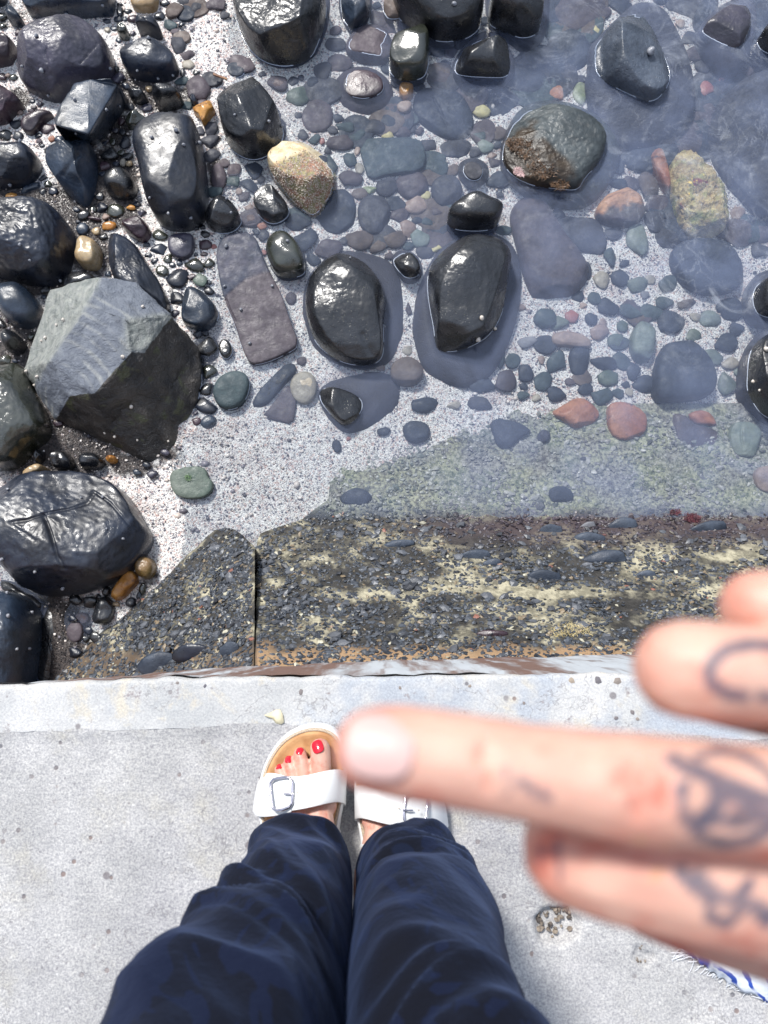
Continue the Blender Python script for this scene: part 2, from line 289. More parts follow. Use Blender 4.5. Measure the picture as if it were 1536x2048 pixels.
jag = fbm(E * 22, 4)[:, None] * np.array((0, .0035, 0)); E = E + jag; Sb = Sb + fbm(Sb * 40, 4)[:, None] * np.array((0, .0022, 0))
rows = []
for q in np.linspace(0, 1, 14): R_ = Sb * (1 - q) + E * q; R_ = R_ + np.array((0, -.006 * q, .003)); rows.append(R_)
for q in np.linspace(0, 1, 7)[1:]:
    a = q * math.pi / 2; rows.append(E + np.array((0, -.006 + .006 * math.sin(a), .003 - .012 * (1 - math.cos(a)))))
V = np.concatenate(rows); V[:, 2] += fbm(V * 30, 4) * .0012
place('edging', V, gridfaces(len(rows), len(cx))[:, ::-1], mce.m, qw.location, qw)
rows = [E + np.array((0, .0005, -.012))]
for q in np.linspace(0, 1, 24)[1:]: R_ = (E + np.array((0, 0, -.012))) * (1 - q) + Bt * q; rows.append(R_)
last = Bt + (Bt - E) * 1.3; last[:, 2] = -1.5; rows.append(last); V = np.concatenate(rows); V[:, 1] += fbm(V * 12, 4) * .004
place('wall_face', V, gridfaces(len(rows), len(cx))[:, ::-1], mwf.m, qw.location, qw)
# promenade slab, a fine sheet with real pits
gx = np.concatenate([np.linspace(-6, -.62, 10), np.arange(-.6, .6, .0035), np.linspace(.62, 6, 10)])
sbx, sby = Sb[:, 0], Sb[:, 1]
t = np.concatenate([np.arange(0, .47, .0035), np.linspace(.49, 6, 16)])
GX, T_ = np.meshgrid(gx, t); GY = np.interp(GX, sbx, sby) + .0025 - T_; GZ = np.zeros_like(GX)
Vp = np.stack([GX.ravel(), GY.ravel(), GZ.ravel()], 1)
Vp[:, 2] = fbm(Vp * 9, 3) * .0015 + noise3(Vp * 110) * .0006 - np.maximum(0, noise3(Vp * 60 + 5) - .55) * .006 * (noise3(Vp * 8) > -.1)
hc = P(1113, 1852, 0); hd = np.hypot((Vp[:, 0] - hc[0]) * 1.0, (Vp[:, 1] - hc[1]) * 1.2) + noise3(Vp * 60) * .006 + noise3(Vp * 150) * .002
Vp[:, 2] -= .014 * sstep(.034, .022, hd)
hole = sstep(.036, .031, hd); h2 = P(1286, 1915, 0); hd2 = np.hypot(Vp[:, 0] - h2[0], Vp[:, 1] - h2[1]) + noise3(Vp * 90) * .008; Vp[:, 2] -= .005 * sstep(.014, .006, hd2)
Vp[:, 2] += .0030 * sstep(.02, 0, T_.ravel())
me = fastmesh('promenade', Vp, gridfaces(len(t), len(gx))[:, ::-1], mcn.m, True); prom = obj('promenade', me); tag(prom, kind='structure')
# aggregate lying bare in the broken patch
ma = N('bare_aggregate'); rnd = ma.n('ObjectInfo').outputs['Random']; ma.bsdf(Base_Color=ma.mix(ma.ramp(ma.noise(40, 3), .4, .6), ma.mix(rnd, (.05, .045, .045), (.15, .12, .10)), (.28, .23, .18)), Roughness=.6)
def chipmesh(name, r, mat, flat=.6):
    bm = bmesh.new(); bmesh.ops.create_icosphere(bm, subdivisions=1, radius=1)
    for _ in range(5):
        n = Vector(r.normal(size=3)).normalized(); l = r.uniform(.5, .8)
        for v in bm.verts:
            d = v.co.dot(n)
            if d > l: v.co -= n * (d - l)
    for v in bm.verts: v.co *= r.uniform(.85, 1.1); v.co.z *= flat
    me = bpy.data.meshes.new(name); bm.to_mesh(me); bm.free(); me.materials.append(mat); return me
CM = [chipmesh('aggregate_stone', rng, ma.m) for _ in range(6)]
for k in range(46):
    a = rng.uniform(0, 6.283); r_ = .029 * math.sqrt(rng.uniform()); s = rng.uniform(.0022, .0052)
    o = obj('aggregate_stone', CM[k % 6], prom, (hc[0] + r_ * math.cos(a), hc[1] + r_ * math.sin(a) / 1.15, -.0125 + s * .3)); o.scale = (s, s, s); o.rotation_euler = rng.uniform(0, 6, 3)
for k in range(9):
    o = obj('aggregate_stone', CM[k % 6], prom, (h2[0] + rng.normal() * .006, h2[1] + rng.normal() * .007, -.003)); s = rng.uniform(.0018, .0032); o.scale = (s, s, s); o.rotation_euler = rng.uniform(0, 6, 3)
md = N('edging_stone'); md.bsdf(Base_Color=md.mix(md.n('ObjectInfo').outputs['Random'], (.10, .10, .13), (.34, .28, .22)), Roughness=.7)
CE = [chipmesh('edging_stone', rng, md.m, .5) for _ in range(4)]
for x, y, r_ in ((1143, 1361, 7), (1196, 1361, 9), (1235, 1362, 9), (602, 1384, 6), (1048, 1406, 4), (1232, 1436, 5), (1265, 1425, 5), (1275, 1438, 4), (800, 1376, 4), (940, 1372, 4), (410, 1372, 4), (355, 1366, 4)):
    p = P(x, y, .003) - np.array(qw.location); o = obj('edging_stone', CE[int(x) % 4], qw, tuple(p)); s = r_ / F * 1.03; o.scale = (s * 1.2, s, s * .5); o.rotation_euler = (0, 0, x)
# ------------------------------------------------------------------ gravelly concrete bank
def bank_z(px, py):
    return np.interp(py, [700, 820, 900, 990, 1045, 1120, 1200, 1325, 1360], [-1.20, -1.165, -1.145, -1.122, -1.095, -.97, -.83, -.60, -.545])
dgn = np.array((-330., 300.)) / math.hypot(330, 300)
def wedge_z(px, py):
    d = (px - 440) * -dgn[1] * -1 + (py - 1050) * -dgn[0] * 1      # distance inside the slanting edge
    return -1.105 + .5 * np.clip(d / 257, 0, 1.15) ** .9
LX = lambda py: np.interp(py, [700, 830, 900, 1000, 1040, 1066, 1090, 1200, 1360], [790, 760, 668, 655, 600, 520, 512, 513, 509])
mm_ = N('lichened_mortar'); wv = mm_.at('wet')
n = mm_.noise(9, 5, .65); col = mm_.mix(mm_.ramp(mm_.math('ADD', n, mm_.math('MULTIPLY', mm_.at('lane'), .15)), .47, .66), (.055, .052, .048), (.50, .46, .33)); col = mm_.mix(mm_.noise(30, 5, .7, lo=.4, hi=.6), col, mm_.mix(1.0, col, (.45, .45, .45), 'MULTIPLY'))
col = mm_.mix(mm_.math('MULTIPLY', mm_.at('tan'), .9), col, (.42, .27, .15)); col = mm_.mix(mm_.math('MULTIPLY', wv, .85), col, (.07, .05, .055)); col = mm_.mix(mm_.math('MULTIPLY', mm_.at('weed'), .85), col, mm_.mix(mm_.noise(90, 5, .75, lo=.35, hi=.65), mm_.mix(mm_.noise(8, 4, lo=.42, hi=.6), (.075, .075, .09), (.085, .12, .085)), mm_.mix(mm_.noise(6, 4, lo=.4, hi=.6), (.42, .42, .40), (.52, .53, .38))))
mm_.bsdf(Base_Color=col, Roughness=.75, Normal=mm_.bump(mm_.noise(110, 5, .7), .9, .006))
mch = N('embedded_chips'); oi = mch.at('shade'); pk = mch.at('hue')
c = mch.mix(oi, (.014, .017, .024), (.10, .115, .14)); c = mch.mix(mch.ramp(pk, .9, .93), c, (.22, .17, .11)); c = mch.mix(mch.ramp(pk, .965, .975), c, (.45, .43, .33)); c = mch.mix(mch.ramp(pk, .993, .995), c, (.25, .11, .08))
c = mch.mix(mch.math('MULTIPLY', mch.at('wetc'), .8), c, mch.mix(oi, (.02, .014, .02), (.09, .06, .075))); c = mch.mix(mch.math('MULTIPLY', mch.at('weedc'), .8), c, mch.mix(oi, mch.mix(mch.noise(7, 3, lo=.4, hi=.6), (.07, .07, .09), (.08, .11, .09)), (.62, .62, .58)))
mch.bsdf(Base_Color=c, Roughness=.42, IOR=1.55, Normal=mch.bump(mch.noise(300, 3), .4, .002))
mcl = N('loose_chip'); rn = mcl.n('ObjectInfo').outputs['Random']; mcl.bsdf(Base_Color=mcl.mix(rn, (.025, .028, .036), (.13, .14, .16)), Roughness=.42, IOR=1.55, Normal=mcl.bump(mcl.noise(300, 3), .4, .002))
_icm = bmesh.new(); bmesh.ops.create_icosphere(_icm, subdivisions=1, radius=1); ICV = np.array([v.co for v in _icm.verts]); ICF = np.array([[v.index for v in f.verts] for f in _icm.faces]); _icm.free()
def chips(n, sample, zf, name, parent, big, edge_fn=None):
    """n chips of broken slate bedded in the mortar; the `big` largest are objects of their own"""
    px, py = sample(n * 3); px, py = px[:n], py[:n]; n = len(px); r = rng.gamma(3.2, 1, n) * .00125 + .0017; r *= 1 + .25 * noise3(np.stack([px / 90, py / 60, px * 0], 1))
    ptc = noise3(np.stack([px / 110, py / 38, px * 0 + 3], 1)) + .5 * noise3(np.stack([px / 40, py / 18, px * 0], 1))      # bare mortar lanes
    lane = .9 * np.exp(-((py - 1185 - 8 * np.sin(px / 90)) / 13) ** 2) * sstep(560, 700, px) + .45 * np.exp(-((py - 1245) / 22) ** 2) * sstep(850, 1100, px) + .6 * np.exp(-((py - 1105) / 25) ** 2) * sstep(1080, 1300, px); ptc = ptc + lane * (px > 512) * 1.1 - .18; keep = (ptc < rng.uniform(.15, .95, n)) | (py < 1045); px, py, r = px[keep], py[keep], r[keep]; n = len(px)
    z = zf(px, py); c = P(px, py, z); e1 = P(px + 4, py, zf(px + 4, py)) - c; e2 = P(px, py + 4, zf(px, py + 4)) - c; nn = np.cross(e2, e1); nn /= np.linalg.norm(nn, axis=1)[:, None]; nn *= np.sign(nn[:, 2])[:, None]
    e1 /= np.linalg.norm(e1, axis=1)[:, None]; e2 = np.cross(nn, e1)
    ang = rng.normal(0, .7, n); a1 = e1 * np.cos(ang)[:, None] + e2 * np.sin(ang)[:, None]; a2 = np.cross(nn, a1)
    tilt = rng.normal(0, .35, (n, 2)); n2 = nn + a1 * tilt[:, :1] + a2 * tilt[:, 1:]; n2 /= np.linalg.norm(n2, axis=1)[:, None]; a1 = np.cross(a2, n2)
    order = np.argsort(-r); pick = set(); 
    vis = [i for i in order if 1050 < py[i] < 1315 and -10 < px[i] < 1540 and not (px[i] > 1270 and py[i] > 1215)][:big]
    for i in vis:
        pick.add(i); o = obj('stone_chip', CHM[i % 8], parent, tuple(c[i] + nn[i] * r[i] * .12 - np.array(parent.location))); o.scale = (r[i] * 1.25, r[i] * .85, r[i] * .5)
        o.rotation_euler = Matrix(np.stack([a1[i], np.cross(n2[i], a1[i]), n2[i]], 1).tolist()).to_euler()
    rest = np.array([i for i in range(n) if i not in pick]); k = len(rest)
    S = ICV[None] * rng.uniform(.6, 1.15, (k, len(ICV), 1)); 
    for _ in range(3):
        q = rng.normal(size=(k, 1, 3)); q /= np.linalg.norm(q, axis=2)[..., None]; dd = (S * q).sum(2); S = S - (np.maximum(0, dd - .5) * .95)[..., None] * q
    S = S * np.array((1.25, .85, .5)); S = S * r[rest][:, None, None]
    W = S[..., :1] * a1[rest][:, None] + S[..., 1:2] * np.cross(n2, a1)[rest][:, None] + S[..., 2:] * n2[rest][:, None] + (c[rest] + nn[rest] * (r[rest] * .08)[:, None])[:, None]
    Fc = (ICF[None] + (np.arange(k) * len(ICV))[:, None, None]).reshape(-1, 3); m_ = len(ICV)
    me = fastmesh('gravel', W.reshape(-1, 3) - np.array(parent.location), Fc, mch.m)
    rep = lambda a: np.repeat(a, m_)
    attr(me, 'shade', rep(rng.beta(1.6, 2.2, k))); attr(me, 'hue', rep(rng.uniform(0, 1, k)))
    attr(me, 'wetc', rep(sstep(1130, 1040, py[rest] + 10 * noise3(np.stack([px[rest] / 50, py[rest] / 30, px[rest] * 0], 1))) * sstep(760, 1000, px[rest]))); attr(me, 'weedc', rep(sstep(1040, 1000, py[rest])))
    tag(obj('gravel', me, parent), 'thousands of small slate chips bedded in the mortar', kind='stuff')
CHM = [chipmesh('stone_chip', rng, mcl.m, 1.0) for _ in range(8)]
def sheet(name, px, py, z, parent, amp, wet=None):
    V = P(px.ravel(), py.ravel(), z.ravel()); V[:, 2] += fbm(V * 28, 4) * amp + fbm(V * 7, 2) * amp
    F_ = gridfaces(*px.shape)[:, ::-1]
    me = fastmesh(name, V - np.array(parent.location), F_, mm_.m, True)
    fx, fy = px.ravel(), py.ravel(); q = noise3(V * 14) * 14
    attr(me, 'wet', sstep(1110, 1050, fy + q) * sstep(1000, 1030, fy) * sstep(650, 1000, fx)); attr(me, 'weed', sstep(1045, 1010, fy + q) + sstep(-5, 5, -np.hypot((fx - 1380) / 160, (fy - 1110) / 30) * 10 + 8 + q * .2) * 0)
    ln = .9 * np.exp(-((fy - 1185 - 8 * np.sin(fx / 90)) / 15) ** 2) * sstep(560, 700, fx) + .45 * np.exp(-((fy - 1245) / 22) ** 2) * sstep(850, 1100, fx) + .6 * np.exp(-((fy - 1105) / 25) ** 2) * sstep(1080, 1300, fx)
    attr(me, 'lane', ln * (fx > 512)); attr(me, 'tan', sstep(1285, 1310, fy + q * 1.3) * (.25 + .75 * (fx > 512))); return obj(name, me, parent)
bank = empty('gravel_bank', P(1024, 1180, -1.2)); tag(bank, 'sloping bank of mortar studded with slate chips along the foot of the wall', 'bank')
tt = np.linspace(0, 1, 260); yy = np.arange(1362, 800, -5.)
U, Yq = np.meshgrid(tt ** 1.0, yy); Lx = LX(Yq) + .5 + 3 * noise3(np.stack([Yq / 25, Yq * 0, Yq * 0], -1)); Xq = Lx + U * (2300 - Lx); Zq = bank_z(Xq, Yq)
Xs = np.concatenate([Lx[:, :1] + 1, Xq], 1); Ys = np.concatenate([Yq[:, :1], Yq], 1); Zs = np.concatenate([np.full((len(yy), 1), -1.3), Zq], 1); Zs[-1] = -1.3
sheet('mortar', Xs, Ys, Zs, bank, .003)
def samp(n):
    px = rng.uniform(500, 1750, n); py = np.concatenate([rng.uniform(1035, 1345, int(n * .7)), rng.uniform(826, 1040, n - int(n * .7))]); rng.shuffle(py)
    k = px > LX(py) + 5; k &= (py > 1000) | (rng.uniform(size=n) < .9); return px[k], py[k]
chips(19000, samp, bank_z, 'gravel', bank, 220)
wedge = empty('concrete_wedge', P(400, 1250, -1.2)); tag(wedge, 'slanting wedge of pebbly concrete left of the seam in the bank', 'concrete block')
vv = np.linspace(0, 1, 70); yy = np.arange(1372, 1052, -4.)
V_, Yq = np.meshgrid(vv, yy); le = 440 - (Yq - 1050) * 1.1 + 6 * noise3(np.stack([Yq / 30, Yq * 0, Yq * 0], -1)); re = np.interp(Yq, [1050, 1066, 1095, 1370], [455, 480, 510, 508]); Xq = le + V_ * (re - le)
Zq = wedge_z(Xq, Yq); Xs = np.concatenate([Xq[:, :1] - 2, Xq, Xq[:, -1:] + 1], 1); Ys = np.concatenate([Yq[:, :1], Yq, Yq[:, -1:]], 1); Zs = np.concatenate([np.full((len(yy), 1), -1.3), Zq, np.full((len(yy), 1), -1.3)], 1); Zs[-1] = -1.25
sheet('mortar', Xs, Ys, Zs, wedge, .003)
def sampw(n):
    py = rng.uniform(1056, 1360, n); px = rng.uniform(90, 506, n); k = (px > 442 - (py - 1050) * 1.1 + 6) & (px < np.interp(py, [1050, 1066, 1095, 1370], [452, 478, 504, 503])); return px[k], py[k]
chips(5200, sampw, wedge_z, 'gravel', wedge, 70)
# cobbles bedded in the bank
def embed(parent, zf, x, y, rx, ry, mat, k):
    p = P(x, y, float(zf(np.array(x), np.array(y)))); s = np.linalg.norm(P(x + 1, y, p[2]) - p)
    o = obj('embedded_cobble', get_pm_(mat, k), parent, tuple(p - np.array(parent.location))); o.scale = (rx * s, ry * s * 1.25, rx * s * .40); o.rotation_euler = (rad(24), 0, random.uniform(-.15, .15))
EMB = [(bank, bank_z, 1102, 1063, 23, 13, 'dryblue'), (bank, bank_z, 1242, 1052, 33, 14, 'dryblue'), (bank, bank_z, 1177, 1078, 33, 12, 'dryblue'), (bank, bank_z, 1417, 1058, 38, 13, 'dryblue'), (bank, bank_z, 1209, 1120, 46, 16, 'dryblue'), (bank, bank_z, 1089, 1156, 34, 15, 'dryblue'), (bank, bank_z, 1176, 1053, 17, 8, 'grey'),
       (bank, bank_z, 795, 1090, 34, 9, 'dryblue'), (bank, bank_z, 952, 1114, 30, 13, 'dryblue'), (bank, bank_z, 985, 1128, 20, 9, 'dryblue'), (bank, bank_z, 985, 1270, 32, 9, 'maroon'), (bank, bank_z, 1290, 1150, 22, 8, 'dryblue'),
       (wedge, wedge_z, 322, 1330, 52, 24, 'dryblue'), (wedge, wedge_z, 390, 1308, 48, 18, 'black'), (wedge, wedge_z, 460, 1307, 22, 21, 'dryblue')]
# ------------------------------------------------------------------ boulders and cobbles
ZW = -1.10                                   # water level
BVHS = {}; LAND = []; WATERLINES = []
def chaikin(p, k):
    p = np.asarray(p, float)
    for _ in range(k):
        q = np.roll(p, -1, 0); p = np.stack([p * .75 + q * .25, p * .25 + q * .75], 1).reshape(-1, 2)
    return p
def centroid(p):
    x, y = p[:, 0], p[:, 1]; x1, y1 = np.roll(x, -1), np.roll(y, -1); c = x * y1 - x1 * y; A = c.sum() / 2
    return np.array(((x + x1) @ c, (y + y1) @ c)) / (6 * A), abs(A)
def radial(p, c, phis):
    """distance from c to the outline p in each direction"""
    a = p - c; b = np.roll(a, -1, 0); e = b - a; out = np.zeros(len(phis))
    for i, ph in enumerate(phis):
        d = np.array((math.cos(ph), math.sin(ph)))
        den = d[0] * e[:, 1] - d[1] * e[:, 0]; den = np.where(abs(den) < 1e-12, 1e-12, den)
        t = (a[:, 0] * e[:, 1] - a[:, 1] * e[:, 0]) / den; s = (a[:, 0] * d[1] - a[:, 1] * d[0]) / den
        ok = (s >= -1e-6) & (s <= 1 + 1e-6) & (t > 0); out[i] = t[ok].max() if ok.any() else .01
    return out
def rock(short, label, mat, poly, h=.05, sub=None, zs=None, ez=.55, es=.62, apex=(0, 0), cuts=5, cd=.82, na=.05, nf=2.2, lump=.05,
         sharp=2, group=None, parent=None, name=None, cat=None, seed=None, cracks=(), seg=None, dip=None):
    """poly: pixel outline at level zs; sub: wider pixel outline under water"""
    r = np.random.default_rng(seed if seed is not None else abs(hash_(label)) % 99991)
    if zs is None and sub is None and h > .08: h *= .70
    zw_ = ZW if sub is not None else (ZW + h * .3 if zs is None else zs)
    pl = chaikin([tuple(P(x, y, zw_)[:2]) for x, y in poly], sharp); c, A = centroid(pl); size = math.sqrt(A)
    ns = seg or int(np.clip(size * 520, 30, 170)); nr = max(10, int(ns * .38)); phis = np.arange(ns) * 2 * math.pi / ns
    rt = radial(pl, c, phis)
    zb = ZW - .13
    cs, sn = np.cos(phis), np.sin(phis)
    rings = []
    apexw = np.array(apex) * size * .5
    for k in range(1, nr + 1):
        s = 1 - (1 - k / nr) ** 1.5; t = math.asin(s ** (1 / es)); z = math.cos(t) ** ez if k < nr else 0
        cc = c + apexw * (1 - s)
        rings.append(np.stack([cc[0] + cs * rt * s, cc[1] + sn * rt * s, np.full(ns, zw_ + h * z)], 1))
    if sub is not None:
        ps = chaikin([tuple(P(x, y, ZW - .045)[:2]) for x, y in sub], sharp); rs = np.maximum(radial(ps, c, phis), rt * 1.01)
        for k in range(1, 8):
            q = k / 7; s = rt + (rs - rt) * q; zz = ZW - .012 - .034 * q ** 2.2 if dip is None else ZW - .01 - dip * q ** 1.6
            rings.append(np.stack([c[0] + cs * s, c[1] + sn * s, np.full(ns, zz)], 1))
        rt = rs
    zl = rings[-1][0, 2]
    for q in (.15, .35, .65, 1.0):
        s = 1 - .16 * q ** 2
        rings.append(np.stack([c[0] + cs * rt * s, c[1] + sn * rt * s, np.full(ns, zl + (min(zb, zl - .03) - zl) * q)], 1))
    V = np.concatenate([[(c[0] + apexw[0], c[1] + apexw[1], zw_ + h)]] + rings)
    nrr = len(rings)
    body = gridfaces(nrr, ns, True) + 1
    body = body[:, ::-1]
    Fc = [tuple(f) for f in body]
    Fc += [(0, 1 + j, 1 + (j + 1) % ns) for j in range(ns)]
    ll = 1 + (nrr - 1) * ns; V = np.concatenate([V, [(c[0], c[1], V[ll, 2])]]); Fc += [(len(V) - 1, ll + (j + 1) % ns, ll + j) for j in range(ns)]
    org = np.array((c[0], c[1], zl))
    # flat facets sliced off, then worn lumps
    Q = V - org; top = sstep(-.02, .3 * h, V[:, 2] - zw_) if sub is None else sstep(-.01, .25 * h, V[:, 2] - ZW)
    for _ in range(cuts):
        a = r.uniform(0, 2 * math.pi); el = r.uniform(.35, 1.35); n = np.array((math.cos(a) * math.cos(el), math.sin(a) * math.cos(el), math.sin(el)))
        dd = Q @ n; lim = dd.max() * r.uniform(cd, cd + .12); ex = np.maximum(0, dd - lim)
        Q = Q - (ex * .85 * top)[:, None] * n
    sc = nf / size; off = r.uniform(0, 50, 3)
    nl = noise3(Q * sc + off); dz = lump * h * 2 * nl * top
    det = fbm(Q * sc * 2.2 + off + 9, 2) * na * size * .13 + fbm(Q * sc * 9 + off + 9, 4) * na * size * .10
    rr = Q.copy(); rr[:, 2] = np.maximum(rr[:, 2], 0) + .4 * size; rr /= np.linalg.norm(rr, axis=1)[:, None]
    Q[:, 2] += dz; Q += rr * (det * (.25 + .75 * top))[:, None]
    for cr in cracks:                                       # grooves: polyline in pixels, width m, depth m
        pts, wd, dp = cr; wd *= .6; dp *= .5; px, py = proj(Q + org); d = seg_dist(px, py, pts) / 700.0
        Q[:, 2] -= dp * np.exp(-(d / wd) ** 2) * np.minimum(1, top + .3)
    V = Q + org
    if zs is None:             # the stone's whole outline, flanks included, should fill what the photograph shows of it
        ch = chaikin(poly, sharp); wt = np.ones(len(V)) if sub is None else np.clip((V[:, 2] - (ZW - .03)) / .03, 0, 1)
        for _ in range(3):
            k_ = V[:, 2] > (ZW - .005); ax_, ay_ = proj(V[k_]); sc_ = np.array(((ch[:, 0].max() - ch[:, 0].min()) / (ax_.max() - ax_.min()), (ch[:, 1].max() - ch[:, 1].min()) / (ay_.max() - ay_.min()))).clip(.6, 1.3)
            cc_ = np.array(((ax_.max() + ax_.min()) / 2, (ay_.max() + ay_.min()) / 2)); tc_ = np.array(((ch[:, 0].max() + ch[:, 0].min()) / 2, (ch[:, 1].max() + ch[:, 1].min()) / 2))
            zm = ZW + h * .5; a_, b_ = P(*cc_, zm), P(*tc_, zm); mid_ = a_[:2]
            new = (V[:, :2] - mid_) * sc_ + b_[:2]; V[:, :2] += (new - V[:, :2]) * wt[:, None]
        org = np.array((b_[0], b_[1], zl))
    nm = name or ('cobble' if size < .11 else 'boulder')
    me = mesh(nm, V - org, Fc, M[mat] if isinstance(mat, str) else mat)
    o = obj(nm, me, None, tuple(org)); tag(o, label, cat or ('boulder' if size > .11 else 'stone'), group)
    cp = np.mean([(x, y) for x, y in poly], 0); LAND.append((short, cp[0], cp[1], size)) if short else None
    BVHS[short or label] = (o, BVHTree.FromPolygons([Vector(v) for v in V], [list(map(int, f)) for f in Fc]))
    if V[:, 2].max() > ZW + .004: WATERLINES.append((V, Fc))
    return o
def hash_(s):
    v = 7
    for ch in s: v = (v * 31 + ord(ch)) % 1000003
    return v
def seg_dist(px, py, pts):
    d = np.full(np.shape(px), 1e9)
    for (x0, y0), (x1, y1) in zip(pts[:-1], pts[1:]):
        ex, ey = x1 - x0, y1 - y0; L = ex * ex + ey * ey + 1e-9
        t = np.clip(((px - x0) * ex + (py - y0) * ey) / L, 0, 1); d = np.minimum(d, np.hypot(px - x0 - t * ex, py - y0 - t * ey))
    return d
def pp(s): return [tuple(float(v) for v in q.split(',')) for q in s.split()]

